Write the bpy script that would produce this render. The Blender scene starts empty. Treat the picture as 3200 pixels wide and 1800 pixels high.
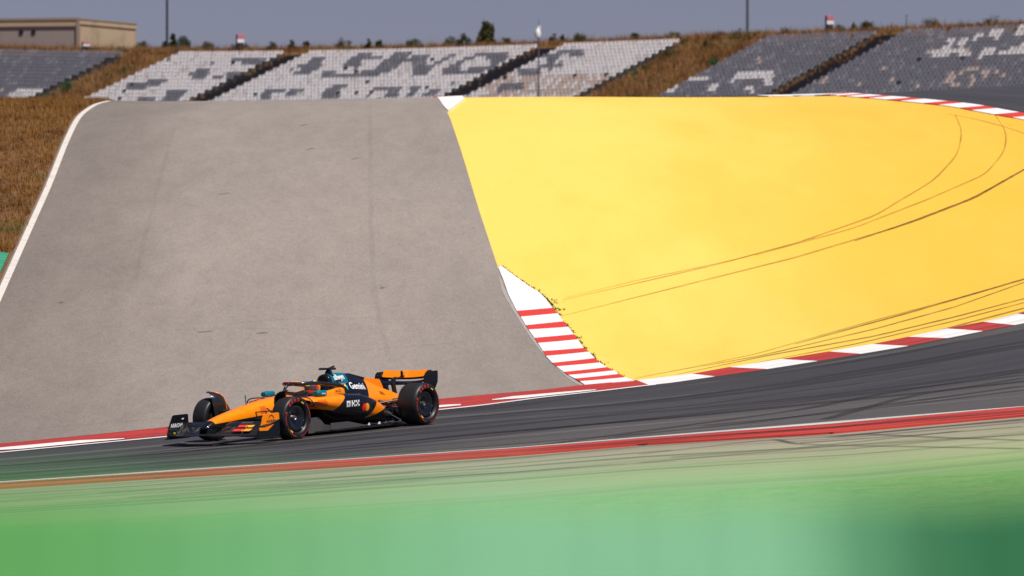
import bpy, bmesh, math, random
import numpy as np
from mathutils import Vector, Matrix, Euler
from mathutils.bvhtree import BVHTree

random.seed(7); rng = np.random.default_rng(11)
sc = bpy.context.scene
col = sc.collection
R = math.radians

# ------------------------------------------------------------------ camera
F = 16830.0          # focal length in photo pixels (3200 px wide frame)
HOR = 860.0          # photo row of the horizon
cam_d = bpy.data.cameras.new('camera'); cam = bpy.data.objects.new('camera', cam_d); col.objects.link(cam)
cam_d.sensor_width = 36.0; cam_d.lens = F/3200*36
cam_d.shift_y = (HOR-900)/3200
cam_d.clip_start = 0.3; cam_d.clip_end = 6000
cam_d.dof.use_dof = True; cam_d.dof.focus_distance = 92.0; cam_d.dof.aperture_fstop = 3.2
cam.location = (0, 0, 0); cam.rotation_euler = (R(90), 0, 0)
sc.camera = cam

# ------------------------------------------------------------------ sky, sun, exposure
SUN_EL, SUN_AZ = 63.0, 138.0      # azimuth clockwise from the view direction (+Y)
w = bpy.data.worlds.new('World'); sc.world = w; w.use_nodes = True
nt = w.node_tree; nt.nodes.clear()
sky = nt.nodes.new('ShaderNodeTexSky'); sky.sky_type = 'NISHITA'; sky.sun_disc = False
sky.sun_elevation = R(SUN_EL); sky.sun_rotation = R(SUN_AZ)
sky.air_density = 1.0; sky.dust_density = 0.3; sky.ozone_density = 2.0; sky.altitude = 0
bg = nt.nodes.new('ShaderNodeBackground'); bg.inputs['Strength'].default_value = 0.05
wo = nt.nodes.new('ShaderNodeOutputWorld')
tint = nt.nodes.new('ShaderNodeMix'); tint.data_type = 'RGBA'; tint.blend_type = 'MULTIPLY'; tint.inputs[0].default_value = 1.0; tint.inputs[7].default_value = (.66, .605, .89, 1)   # dull mauve summer haze
nt.links.new(sky.outputs[0], tint.inputs[6]); nt.links.new(tint.outputs[2], bg.inputs[0]); nt.links.new(bg.outputs[0], wo.inputs[0])
sd = bpy.data.lights.new('sun', 'SUN'); so = bpy.data.objects.new('sun', sd); col.objects.link(so)
sd.energy = 4.4; sd.angle = R(0.53); sd.color = (1.0, 0.95, 0.88)
sdir = Vector((math.sin(R(SUN_AZ))*math.cos(R(SUN_EL)), math.cos(R(SUN_AZ))*math.cos(R(SUN_EL)), math.sin(R(SUN_EL))))
so.rotation_euler = sdir.to_track_quat('Z', 'Y').to_euler()
so.location = (30, -20, 60)
sc.view_settings.view_transform = 'Standard'; sc.view_settings.look = 'None'
sc.view_settings.exposure = 0.25; sc.view_settings.gamma = 1.0
sc.view_settings.use_curve_mapping = False
sc.cycles.use_denoising = True
sc.cycles.max_bounces = 6

# ------------------------------------------------------------------ material helpers
def new_mat(name):
    m = bpy.data.materials.new(name); m.use_nodes = True
    nt = m.node_tree; b = nt.nodes['Principled BSDF']
    return m, nt, b
def rgb(c): return (c[0], c[1], c[2], 1.0)
def N(nt, kind, **kw):
    n = nt.nodes.new(kind)
    for k, v in kw.items(): setattr(n, k, v)
    return n
def noise(nt, scale, detail=6, coord='Object', stretch=None, rough=0.6, rot=None):
    tc = N(nt, 'ShaderNodeTexCoord'); src = tc.outputs[coord]
    if stretch is not None or rot is not None:
        mp = N(nt, 'ShaderNodeMapping')
        if stretch is not None: mp.inputs['Scale'].default_value = stretch
        if rot is not None: mp.inputs['Rotation'].default_value = (0, 0, rot)
        nt.links.new(src, mp.inputs[0]); src = mp.outputs[0]
    n = N(nt, 'ShaderNodeTexNoise'); n.inputs['Scale'].default_value = scale
    n.inputs['Detail'].default_value = detail; n.inputs['Roughness'].default_value = rough
    nt.links.new(src, n.inputs['Vector']); return n.outputs['Fac']
def ramp(nt, fac, stops):
    r = N(nt, 'ShaderNodeValToRGB'); e = r.color_ramp.elements
    while len(e) < len(stops): e.new(0.5)
    for i, (p, c) in enumerate(stops):
        e[i].position = p; e[i].color = rgb(c) if len(c) == 3 else c
    nt.links.new(fac, r.inputs[0]); return r.outputs[0]
def mix(nt, fac, a, b, mode='MIX'):
    m = N(nt, 'ShaderNodeMix', data_type='RGBA', blend_type=mode)
    if isinstance(fac, (int, float)): m.inputs[0].default_value = fac
    else: nt.links.new(fac, m.inputs[0])
    for sock, v in ((m.inputs[6], a), (m.inputs[7], b)):
        if isinstance(v, (tuple, list)): sock.default_value = rgb(v)
        else: nt.links.new(v, sock)
    return m.outputs[2]
def math_n(nt, op, a, b=None):
    m = N(nt, 'ShaderNodeMath', operation=op)
    for i, v in enumerate((a, b)):
        if v is None: continue
        if isinstance(v, (int, float)): m.inputs[i].default_value = v
        else: nt.links.new(v, m.inputs[i])
    return m.outputs[0]
def bump(nt, b, fac, strength=0.3, dist=0.01):
    n = N(nt, 'ShaderNodeBump'); n.inputs['Strength'].default_value = strength; n.inputs['Distance'].default_value = dist
    nt.links.new(fac, n.inputs['Height']); nt.links.new(n.outputs[0], b.inputs['Normal'])
def simple(name, c, rough=0.6, var=0.12, scale=3.0, metal=0.0, coat=0.0):
    m, nt, b = new_mat(name)
    f = noise(nt, scale)
    c2 = tuple(min(1, x*(1+var)) for x in c); c1 = tuple(x*(1-var) for x in c)
    nt.links.new(ramp(nt, f, [(0.3, c1), (0.7, c2)]), b.inputs['Base Color'])
    b.inputs['Roughness'].default_value = rough; b.inputs['Metallic'].default_value = metal
    b.inputs['Coat Weight'].default_value = coat; b.inputs['Coat Roughness'].default_value = 0.06
    return m

# ------------------------------------------------------------------ object helpers
def tag(o, label=None, cat=None, group=None, kind=None):
    if label: o['label'] = label
    if cat: o['category'] = cat
    if group: o['group'] = group
    if kind: o['kind'] = kind
    return o
def mesh_data(name, verts, faces, mats, smooth=False, midx=None):
    me = bpy.data.meshes.new(name)
    me.from_pydata([tuple(map(float, v)) for v in verts], [], [tuple(map(int, f)) for f in faces])
    for m in (mats if isinstance(mats, (list, tuple)) else [mats]): me.materials.append(m)
    if midx is not None: me.polygons.foreach_set('material_index', list(map(int, midx)))
    if smooth: me.polygons.foreach_set('use_smooth', [True]*len(me.polygons))
    me.update(); return me
def obj(name, me, parent=None):
    o = bpy.data.objects.new(name, me); col.objects.link(o)
    if parent is not None: o.parent = parent
    return o
def mesh_obj(name, verts, faces, mats, parent=None, smooth=False, midx=None):
    return obj(name, mesh_data(name, verts, faces, mats, smooth, midx), parent)
def empty(name, loc=(0, 0, 0), rz=0.0):
    o = bpy.data.objects.new(name, None); col.objects.link(o); o.location = loc; o.rotation_euler = (0, 0, rz); o.empty_display_size = 0.3
    return o
class MB:
    """collects shapes for one mesh"""
    def __init__(s): s.v = []; s.f = []; s.m = []
    def add(s, v, f, mi=0):
        n = len(s.v); s.v += [tuple(p) for p in v]; s.f += [tuple(i+n for i in q) for q in f]; s.m += [mi]*len(f); return s
    def box(s, x0, x1, y0, y1, z0, z1, mi=0, M=None):
        v = [(x0,y0,z0),(x1,y0,z0),(x1,y1,z0),(x0,y1,z0),(x0,y0,z1),(x1,y0,z1),(x1,y1,z1),(x0,y1,z1)]
        if M is not None: v = [tuple(M @ Vector(p)) for p in v]
        return s.add(v, [(0,3,2,1),(4,5,6,7),(0,1,5,4),(1,2,6,5),(2,3,7,6),(3,0,4,7)], mi)
    def tube(s, pts, r, n=10, mi=0, flat=1.0, cap=True):
        pts = [Vector(p) for p in pts]; rs = r if isinstance(r, (list, tuple)) else [r]*len(pts)
        vs = []; fs = []
        for i, p in enumerate(pts):
            d = (pts[min(i+1, len(pts)-1)]-pts[max(i-1, 0)]).normalized()
            a = d.cross(Vector((0, 0, 1)))
            if a.length < 1e-3: a = d.cross(Vector((0, 1, 0)))
            a.normalize(); c = a.cross(d)
            for k in range(n):
                t = 2*math.pi*k/n
                vs.append(p + a*math.cos(t)*rs[i] + c*math.sin(t)*rs[i]*flat)
        for i in range(len(pts)-1):
            for k in range(n):
                fs.append((i*n+k, i*n+(k+1) % n, (i+1)*n+(k+1) % n, (i+1)*n+k))
        if cap: fs.append(tuple(range(n-1, -1, -1))); fs.append(tuple((len(pts)-1)*n+k for k in range(n)))
        return s.add(vs, fs, mi)
    def loft(s, secs, mi=0, cap0=True, cap1=True, closed=True):
        n = len(secs[0]); vs = [p for q in secs for p in q]; fs = []
        for i in range(len(secs)-1):
            for k in range(n if closed else n-1):
                fs.append((i*n+k, i*n+(k+1) % n, (i+1)*n+(k+1) % n, (i+1)*n+k))
        if cap0: fs.append(tuple(range(n-1, -1, -1)))
        if cap1: fs.append(tuple((len(secs)-1)*n+k for k in range(n)))
        return s.add(vs, fs, mi)
    def lathe(s, prof, n=40, mi=0, axis='Y', origin=(0, 0, 0)):
        """profile of (axial, radius) turned about the Y axis"""
        vs = []; fs = []
        for a, r in prof:
            for k in range(n):
                t = 2*math.pi*k/n; vs.append((origin[0]+r*math.cos(t), origin[1]+a, origin[2]+r*math.sin(t)))
        for i in range(len(prof)-1):
            for k in range(n):
                fs.append((i*n+k, (i+1)*n+k, (i+1)*n+(k+1) % n, i*n+(k+1) % n))
        return s.add(vs, fs, mi)
    def prism(s, poly, a0, a1, axis='Y', mi=0):
        """2D outline (x,z) between y=a0 and y=a1, or (x,y) between z=a0 and z=a1"""
        n = len(poly)
        if axis == 'Y': v = [(x, a0, z) for x, z in poly]+[(x, a1, z) for x, z in poly]
        elif axis == 'Z': v = [(x, y, a0) for x, y in poly]+[(x, y, a1) for x, y in poly]
        else: v = [(a0, y, z) for y, z in poly]+[(a1, y, z) for y, z in poly]
        f = [tuple(range(n)), tuple(range(2*n-1, n-1, -1))]+[(k, n+k, n+(k+1) % n, (k+1) % n) for k in range(n)]
        return s.add(v, f, mi)
    def build(s, name, mats, parent=None, smooth=False, fix=True, bevel=0.0, subsurf=0, angle=35):
        me = mesh_data(name, s.v, s.f, mats, smooth, s.m)
        if fix:
            bm = bmesh.new(); bm.from_mesh(me); bmesh.ops.recalc_face_normals(bm, faces=bm.faces); bm.to_mesh(me); bm.free()
        if smooth: me.set_sharp_from_angle(angle=R(angle))
        o = obj(name, me, parent)
        if bevel:
            b = o.modifiers.new('bevel', 'BEVEL'); b.width = bevel; b.segments = 2; b.limit_method = 'ANGLE'
        if subsurf:
            q = o.modifiers.new('sub', 'SUBSURF'); q.levels = subsurf; q.render_levels = subsurf
        return o

# ------------------------------------------------------------------ terrain heights
XC = np.array([-20., -10, 0, 10, 20])
YC = np.array([-60., 0, 8, 20, 40, 60, 70, 80, 90, 100, 110, 120, 130, 140, 150, 160, 170, 180, 190, 205, 225, 260])
ZC = np.array([
 [-1.7,-1.75,-1.95,-2.6,-3.7,-3.93,-3.91,-3.89,-3.45,-2.05,-.5,.75,2.05,3.35,4.4,5.1,5.55,5.85,5.95,5.6,3.8,1.],
 [-1.7,-1.75,-1.95,-2.5,-3.1,-3.27,-3.25,-3.23,-3.21,-2.1,-.6,.68,1.97,3.3,4.35,5.04,5.48,5.76,5.85,5.5,3.8,1.],
 [-1.7,-1.75,-1.95,-2.4,-2.6,-2.61,-2.59,-2.57,-2.55,-2.53,-1.95,-.45,1.1,2.6,3.95,4.95,5.6,5.95,6.05,5.7,4.2,1.5],
 [-1.7,-1.75,-1.95,-2.2,-2.1,-1.95,-1.93,-1.90,-1.83,-1.62,-1.25,-.45,.95,2.5,3.85,4.8,5.5,6.0,6.25,6.1,5.,2.],
 [-1.7,-1.75,-1.95,-2.1,-1.6,-1.29,-1.27,-1.25,-1.2,-.95,-.6,-.05,1.1,2.5,3.85,5.0,5.85,6.45,6.8,6.8,5.8,3.]])
def _smooth_col(zs):
    yf = np.arange(-60, 260.01, 0.5); z = np.interp(yf, YC, zs)
    k = np.exp(-0.5*(np.arange(-12, 13)/5.0)**2); k /= k.sum()      # sigma 2.5 m
    return yf, np.convolve(np.pad(z, 12, mode='edge'), k, mode='valid')
YF = None; _cols = []
for r_ in ZC:
    YF, zz = _smooth_col(r_); _cols.append(zz)
_cols = np.array(_cols)
XF = np.arange(-60, 60.01, 0.5)
def _cr(x):                          # Catmull-Rom across the columns, straight on outside
    x = float(x)
    if x < -20: return _cols[0]+(_cols[1]-_cols[0])/10*max(x+20, -15)*0.6
    if x > 20: return _cols[4]+(_cols[4]-_cols[3])/10*min(x-20, 15)*0.6
    i = min(int((x+20)//10), 3); t = (x+20)/10-i
    p1, p2 = _cols[i], _cols[i+1]
    p0 = _cols[i-1] if i > 0 else 2*p1-p2
    p3 = _cols[i+2] if i < 3 else 2*p2-p1
    return 0.5*((2*p1)+(-p0+p2)*t+(2*p0-5*p1+4*p2-p3)*t*t+(-p0+3*p1-3*p2+p3)*t**3)
ZG = np.array([_cr(x) for x in XF])          # [ix, iy]
# far hillside with the stands: coordinates k along the rows, s uphill
Q0 = np.array([0., 570.]); RV = np.array([.755, -.656]); PV = np.array([.656, .755])
ROW_D, ROW_H = 1.13, 0.42; SLOPE = ROW_H/ROW_D
def ztop(k): return 24.49 + np.where(np.asarray(k) < 0, 0.00028*np.square(np.clip(k, -80, 0)), 0.00004*np.square(np.clip(k, 0, 90)))
def hill(x, y):
    dx, dy = np.asarray(x)-Q0[0], np.asarray(y)-Q0[1]
    k = RV[0]*dx+RV[1]*dy; s = PV[0]*dx+PV[1]*dy
    z = ztop(k)-1.15+SLOPE*s
    top = ztop(k)-0.22
    z = np.where(s > 1.2, top+0.02*np.clip(s, 0, 60), z)
    return np.maximum(z, 7.0)
def terr(x, y):
    x = np.asarray(x, float); y = np.asarray(y, float)
    fx = np.clip((x+60)/0.5, 0, len(XF)-1.001); fy = np.clip((y+60)/0.5, 0, len(YF)-1.001)
    ix = fx.astype(int); iy = fy.astype(int); tx = fx-ix; ty = fy-iy
    zn = (ZG[ix, iy]*(1-tx)*(1-ty)+ZG[ix+1, iy]*tx*(1-ty)+ZG[ix, iy+1]*(1-tx)*ty+ZG[ix+1, iy+1]*tx*ty)
    t = np.clip((y-235)/80, 0, 1); t = t*t*(3-2*t)
    return zn*(1-t)+hill(x, y)*t
def ray(u, v, y0=20.0, y1=232.0):
    """photo pixel -> ground point"""
    a = (u-1600)/F; b = (HOR-v)/F
    ys = np.arange(y0, y1, 0.25); d = b*ys-terr(a*ys, ys)
    i = np.nonzero(d < 0)[0]
    if len(i) == 0: y = ys[np.argmin(np.where(ys > 60, d, 99))]
    elif i[0] == 0: y = ys[0]
    else:
        j = i[0]; y = ys[j-1]+0.25*d[j-1]/(d[j-1]-d[j])
    return np.array([a*y, y])
def resample(pts, step):
    p = np.asarray(pts, float); d = np.r_[0, np.cumsum(np.hypot(*np.diff(p, axis=0).T))]
    n = max(2, int(d[-1]/step)+1); t = np.linspace(0, d[-1], n)
    return np.c_[np.interp(t, d, p[:, 0]), np.interp(t, d, p[:, 1])]
def smooth_line(p, it=3):
    p = np.asarray(p, float).copy()
    for _ in range(it): p[1:-1] = 0.25*p[:-2]+0.5*p[1:-1]+0.25*p[2:]
    return p
def px_line(pts, step=25, sm=3):
    q = resample(pts, step); return smooth_line(np.array([ray(u, v) for u, v in q]), sm)
def drape(xy, off): return np.c_[xy, terr(xy[:, 0], xy[:, 1])+off]
def strip(name, A, B, n, mat, off, parent=None, uv=False, prof=None):
    """sheet between two world polylines of equal length, draped on the ground; prof(t)->extra height"""
    A = np.asarray(A); B = np.asarray(B); vs = []; ts = np.linspace(0, 1, n+1)
    for a, b in zip(A, B):
        q = a[None]*(1-ts[:, None])+b[None]*ts[:, None]
        z = terr(q[:, 0], q[:, 1])+off
        if prof is not None: z = z+prof(ts)
        vs.append(np.c_[q, z])
    m = len(A); V = np.concatenate(vs); Fc = []
    for i in range(m-1):
        for j in range(n):
            Fc.append((i*(n+1)+j, (i+1)*(n+1)+j, (i+1)*(n+1)+j+1, i*(n+1)+j+1))
    o = mesh_obj(name, V, Fc, mat, parent, smooth=True)
    me = o.data
    if me.polygons[len(me.polygons)//2].normal.z < 0: me.flip_normals()
    if uv:
        L = np.r_[0, np.cumsum(np.hypot(*np.diff(A, axis=0).T))]
        W = np.hypot(*(A-B).T)
        lay = me.uv_layers.new(name='UVMap'); li = np.zeros(len(me.loops), int); me.loops.foreach_get('vertex_index', li)
        uvs = np.c_[L[li//(n+1)], (1.0 if uv == 'frac' else W[li//(n+1)])*ts[li % (n+1)]]
        lay.data.foreach_set('uv', uvs.astype(np.float32).ravel())
    return o
def ribbon(name, line, width, mat, off, parent=None):
    d = np.gradient(line, axis=0); d /= np.hypot(d[:, 0], d[:, 1])[:, None]+1e-9
    nrm = np.c_[-d[:, 1], d[:, 0]]
    wv = np.asarray(width)*np.ones(len(line))
    return strip(name, line-nrm*wv[:, None]/2, line+nrm*wv[:, None]/2, 1, mat, off, parent, uv=True)

# ================================================================== SETTING
# ---- materials
def mat_ground():
    m, nt, b = new_mat('dry_ground')
    f1 = noise(nt, 0.35, 8); f2 = noise(nt, 9.0, 6)
    c = ramp(nt, f1, [(0.3, (.17, .078, .024)), (0.55, (.22, .105, .034)), (0.75, (.16, .095, .03))])
    c = mix(nt, 0.75, c, ramp(nt, f2, [(0.3, (.35, .32, .28)), (0.7, (1, 1, 1))]), 'MULTIPLY')
    nt.links.new(c, b.inputs['Base Color']); b.inputs['Roughness'].default_value = 0.95
    bump(nt, b, f2, 0.8, 0.08); return m
def mat_slab():
    m, nt, b = new_mat('weathered_asphalt')
    f1 = noise(nt, 0.35, 5, stretch=(1, .14, 1)); f2 = noise(nt, 2.2, 8, stretch=(1, .16, 1)); f3 = noise(nt, 30, 3, stretch=(1, .3, 1))
    c = ramp(nt, f1, [(0.3, (.262, .222, .190)), (0.7, (.310, .265, .226))])
    # left third darker: lens falloff painted into the asphalt colour (metres across the track in UV x)
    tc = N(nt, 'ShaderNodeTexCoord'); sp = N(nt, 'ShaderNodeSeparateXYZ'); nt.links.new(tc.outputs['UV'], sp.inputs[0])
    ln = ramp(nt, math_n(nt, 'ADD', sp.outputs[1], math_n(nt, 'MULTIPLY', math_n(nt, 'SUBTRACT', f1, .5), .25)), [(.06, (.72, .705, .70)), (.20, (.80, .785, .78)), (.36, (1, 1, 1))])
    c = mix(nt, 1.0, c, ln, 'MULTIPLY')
    c = mix(nt, 0.6, c, ramp(nt, f2, [(0.3, (.82, .81, .80)), (0.65, (1, 1, 1))]), 'MULTIPLY')
    f4 = noise(nt, 8.0, 5, stretch=(1, .22, 1), rot=.12, rough=.75)
    c = mix(nt, 0.34, c, ramp(nt, f4, [(0.34, (.74, .73, .72)), (0.52, (1, 1, 1)), (0.72, (1.16, 1.15, 1.13))]), 'MULTIPLY')
    c = mix(nt, 0.7, c, ramp(nt, f3, [(0.35, (.7, .7, .7)), (0.6, (1, 1, 1)), (0.78, (1.18, 1.16, 1.12))]), 'MULTIPLY')
    nt.links.new(c, b.inputs['Base Color']); b.inputs['Roughness'].default_value = 0.85
    bump(nt, b, f3, 0.35, 0.012); return m
def mat_track():
    m, nt, b = new_mat('track_asphalt')
    f1 = noise(nt, 1.0, 6, coord='UV', stretch=(.02, .25, 1)); f2 = noise(nt, 1.0, 7, coord='UV', stretch=(.022, .75, 1), rough=.7); f3 = noise(nt, 70, 2)
    c = ramp(nt, f1, [(0.3, (.034, .0325, .0335)), (0.55, (.046, .0435, .044)), (0.75, (.064, .059, .057))])
    c = mix(nt, 0.75, c, ramp(nt, f2, [(0.36, (.52, .52, .54)), (0.5, (.95, .95, .95)), (0.66, (1.35, 1.33, 1.3))]), 'MULTIPLY')
    # paler, dustier band along the inside edge (UV y counts metres from the far kerb)
    tc = N(nt, 'ShaderNodeTexCoord'); sp = N(nt, 'ShaderNodeSeparateXYZ'); nt.links.new(tc.outputs['UV'], sp.inputs[0])
    e = math_n(nt, 'ADD', sp.outputs[1], math_n(nt, 'MULTIPLY', f2, 5.0))
    pale = ramp(nt, math_n(nt, 'DIVIDE', e, 30.0), [(0.50, (0, 0, 0)), (0.78, (1, 1, 1))])
    c = mix(nt, math_n(nt, 'MULTIPLY', pale, 0.42), c, (.13, .115, .10))
    c = mix(nt, 0.7, c, ramp(nt, f3, [(0.35, (.7, .7, .7)), (0.65, (1.1, 1.1, 1.1))]), 'MULTIPLY')
    nt.links.new(c, b.inputs['Base Color']); b.inputs['Roughness'].default_value = 0.72
    bump(nt, b, f3, 0.3, 0.006); return m
def mat_yellow():
    m, nt, b = new_mat('yellow_paint')
    f1 = noise(nt, 0.16, 4, stretch=(1.0, .16, 1)); f2 = noise(nt, .9, 7, stretch=(1, .16, 1), rot=.15, rough=.7); f3 = noise(nt, 22, 3, stretch=(1, .3, 1))
    c = ramp(nt, f1, [(0.38, (.84, .595, .108)), (0.50, (.835, .58, .098)), (0.54, (.83, .56, .086)), (0.64, (.82, .55, .078))])
    # deeper coat towards the hairpin, with lens falloff painted into it
    tc = N(nt, 'ShaderNodeTexCoord'); sp = N(nt, 'ShaderNodeSeparateXYZ'); nt.links.new(tc.outputs['Object'], sp.inputs[0])
    e = math_n(nt, 'ADD', math_n(nt, 'DIVIDE', sp.outputs[0], 16.0), math_n(nt, 'MULTIPLY', f1, 0.5))
    c = mix(nt, math_n(nt, 'MULTIPLY', ramp(nt, math_n(nt, 'DIVIDE', e, 1.3), [(0.28, (0, 0, 0)), (0.95, (1, 1, 1))]), .95), c, (.75, .40, .014))
    c = mix(nt, 0.2, c, ramp(nt, f2, [(0.35, (.88, .86, .8)), (0.6, (1, 1, 1))]), 'MULTIPLY')
    c = mix(nt, 0.3, c, ramp(nt, f3, [(0.35, (.8, .78, .74)), (0.65, (1, 1, 1))]), 'MULTIPLY')
    nt.links.new(c, b.inputs['Base Color']); b.inputs['Roughness'].default_value = 0.8
    bump(nt, b, f3, 0.25, 0.01); return m
def mat_paint(name, c, worn=(.2, .18, .16), amount=0.25, scale=2.5):
    m, nt, b = new_mat(name)
    f1 = noise(nt, scale, 8); f2 = noise(nt, 30, 3)
    k = ramp(nt, f1, [(0.5, (0, 0, 0)), (0.75, (1, 1, 1))])
    cc = mix(nt, math_n(nt, 'MULTIPLY', k, amount), c, worn)
    cc = mix(nt, 0.35, cc, ramp(nt, f2, [(0.35, (.8, .8, .8)), (0.6, (1, 1, 1))]), 'MULTIPLY')
    nt.links.new(cc, b.inputs['Base Color']); b.inputs['Roughness'].default_value = 0.75
    bump(nt, b, f2, .2, .006); return m
def mat_streaked(name, c, dirt=(.03, .025, .025), amount=.7):
    m, nt, b = new_mat(name)
    f1 = noise(nt, 1.0, 7, coord='UV', stretch=(.10, 2.2, 1), rough=.7); f2 = noise(nt, .12, 3, coord='UV')
    k = math_n(nt, 'MULTIPLY', ramp(nt, f1, [(0.42, (0, 0, 0)), (0.60, (1, 1, 1))]), ramp(nt, f2, [(0.35, (.45, .45, .45)), (0.62, (1, 1, 1))]))
    nt.links.new(mix(nt, math_n(nt, 'MULTIPLY', k, amount), c, dirt), b.inputs['Base Color']); b.inputs['Roughness'].default_value = 0.7
    return m
def mat_runoff():
    m, nt, b = new_mat('faded_green_runoff')
    tc = N(nt, 'ShaderNodeTexCoord'); sp = N(nt, 'ShaderNodeSeparateXYZ'); nt.links.new(tc.outputs['UV'], sp.inputs[0])
    f1 = noise(nt, 1.0, 7, coord='UV', stretch=(.03, .35, 1)); f2 = noise(nt, 1.0, 7, coord='UV', stretch=(.035, 1.0, 1), rough=.7); f3 = noise(nt, 40, 3)
    e = math_n(nt, 'ADD', math_n(nt, 'DIVIDE', sp.outputs[1], 22.0), math_n(nt, 'MULTIPLY', math_n(nt, 'SUBTRACT', f1, .5), 0.9))
    c = ramp(nt, e, [(0.0, (.30, .26, .19)), (0.28, (.34, .34, .20)), (0.55, (.30, .41, .165)), (0.85, (.25, .43, .145))])
    dk = ramp(nt, f2, [(0.48, (1, 1, 1)), (0.66, (.55, .60, .50))])
    c = mix(nt, 0.8, c, dk, 'MULTIPLY')
    # rubber laid near the kerb
    near = ramp(nt, math_n(nt, 'DIVIDE', sp.outputs[1], 8.0), [(0.0, (1, 1, 1)), (1.0, (0, 0, 0))])
    f4 = noise(nt, 1.0, 6, coord='UV', stretch=(.05, .8, 1), rot=.02)
    rb = math_n(nt, 'MULTIPLY', ramp(nt, f4, [(0.52, (0, 0, 0)), (0.66, (1, 1, 1))]), near)
    c = mix(nt, math_n(nt, 'MULTIPLY', rb, .7), c, (.05, .045, .04))
    c = mix(nt, 0.6, c, ramp(nt, f3, [(0.35, (.75, .75, .75)), (0.65, (1, 1, 1))]), 'MULTIPLY')
    nt.links.new(c, b.inputs['Base Color']); b.inputs['Roughness'].default_value = 0.85
    return m
def mat_rubber(name, a=.55, c=(.05, .035, .02)):
    m, nt, b = new_mat(name)
    f = noise(nt, 1.0, 5, coord='UV', stretch=(.35, 9, 1))
    b.inputs['Base Color'].default_value = rgb(c); b.inputs['Roughness'].default_value = .8
    tc = N(nt, 'ShaderNodeTexCoord'); sp = N(nt, 'ShaderNodeSeparateXYZ'); nt.links.new(tc.outputs['UV'], sp.inputs[0])
    k = math_n(nt, 'MULTIPLY', ramp(nt, f, [(0.3, (.25, .25, .25)), (0.6, (1, 1, 1))]), a)
    nt.links.new(k, b.inputs['Alpha']); return m
def mat_grass(name, cols, scale=1.2):
    m, nt, b = new_mat(name)
    f = noise(nt, scale, 4); f2 = noise(nt, 14, 2)
    c = ramp(nt, f, [(0.3+0.4*i/max(1, len(cols)-1), cc) for i, cc in enumerate(cols)])
    c = mix(nt, .6, c, ramp(nt, f2, [(.3, (.55, .55, .55)), (.7, (1.1, 1.1, 1.1))]), 'MULTIPLY')
    nt.links.new(c, b.inputs['Base Color']); b.inputs['Roughness'].default_value = .95; b.inputs['Specular IOR Level'].default_value = .1
    return m
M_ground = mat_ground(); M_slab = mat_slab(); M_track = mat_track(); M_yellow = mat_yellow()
M_white = mat_paint('white_kerb_paint', (.80, .79, .77), amount=.22)
M_red = mat_paint('red_kerb_paint', (.62, .035, .022), worn=(.3, .06, .05), amount=.35)
M_redst = mat_streaked('red_kerb_streaked', (.46, .03, .018), amount=.85)
M_redst2 = mat_streaked('worn_red_kerb', (.56, .042, .022), dirt=(.08, .03, .028), amount=.6)
M_whst = mat_streaked('white_line_streaked', (.78, .76, .73), amount=.35)
M_whst2 = mat_streaked('kerb_line_paint', (.62, .60, .56), dirt=(.10, .09, .08), amount=.9)
M_line = mat_paint('cream_line_paint', (.66, .60, .53), amount=.35)
M_greenp = mat_paint('green_kerb_paint', (.02, .25, .13), worn=(.35, .38, .3), amount=.4)
M_conc = mat_paint('pale_concrete', (.34, .31, .28), worn=(.24, .22, .2), amount=.5)
M_runoff = mat_runoff()
M_rub = mat_rubber('tyre_rubber', .66, (.06, .035, .01)); M_rubf = mat_rubber('tyre_rubber_faint', .5, (.32, .17, .012)); M_seam = mat_rubber('asphalt_seam', .06, (.10, .085, .075))
M_seam2 = mat_rubber('dark_stain', .45, (.10, .09, .08)); M_rubt = mat_rubber('tyre_rubber_track', .55, (.018, .017, .018))
M_dry = mat_grass('dry_grass', [(.14, .064, .017), (.25, .118, .033), (.34, .172, .052), (.14, .125, .03)], .35)
M_weed = mat_grass('weeds', [(.014, .034, .006), (.024, .046, .009), (.05, .055, .014)], 2)
M_grassg = mat_grass('short_green_grass', [(.28, .46, .18), (.36, .52, .20), (.46, .52, .26)], .8)

# ---- ground: one sheet to the horizon
def axis(segs):
    out = []
    for a, b_, st in segs: out += list(np.arange(a, b_, st))
    return np.array(out+[segs[-1][1]])
gx = axis([(-2600, -400, 275), (-400, -120, 40), (-120, -40, 5), (-40, 40, 1.0), (40, 120, 5), (120, 400, 40), (400, 2600, 275)])
gy = axis([(-400, -60, 68), (-60, 40, 4), (40, 216, 1.0), (216, 480, 12), (480, 700, 2.5), (700, 1000, 30), (1000, 5000, 400)])
GX, GY = np.meshgrid(gx, gy, indexing='ij')
GZ = terr(GX, GY); ny = len(gy)
gv = np.c_[GX.ravel(), GY.ravel(), GZ.ravel()]
gf = [(i*ny+j, (i+1)*ny+j, (i+1)*ny+j+1, i*ny+j+1) for i in range(len(gx)-1) for j in range(ny-1)]
ground = tag(mesh_obj('ground', gv, gf, M_ground, smooth=True), kind='structure')

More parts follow.
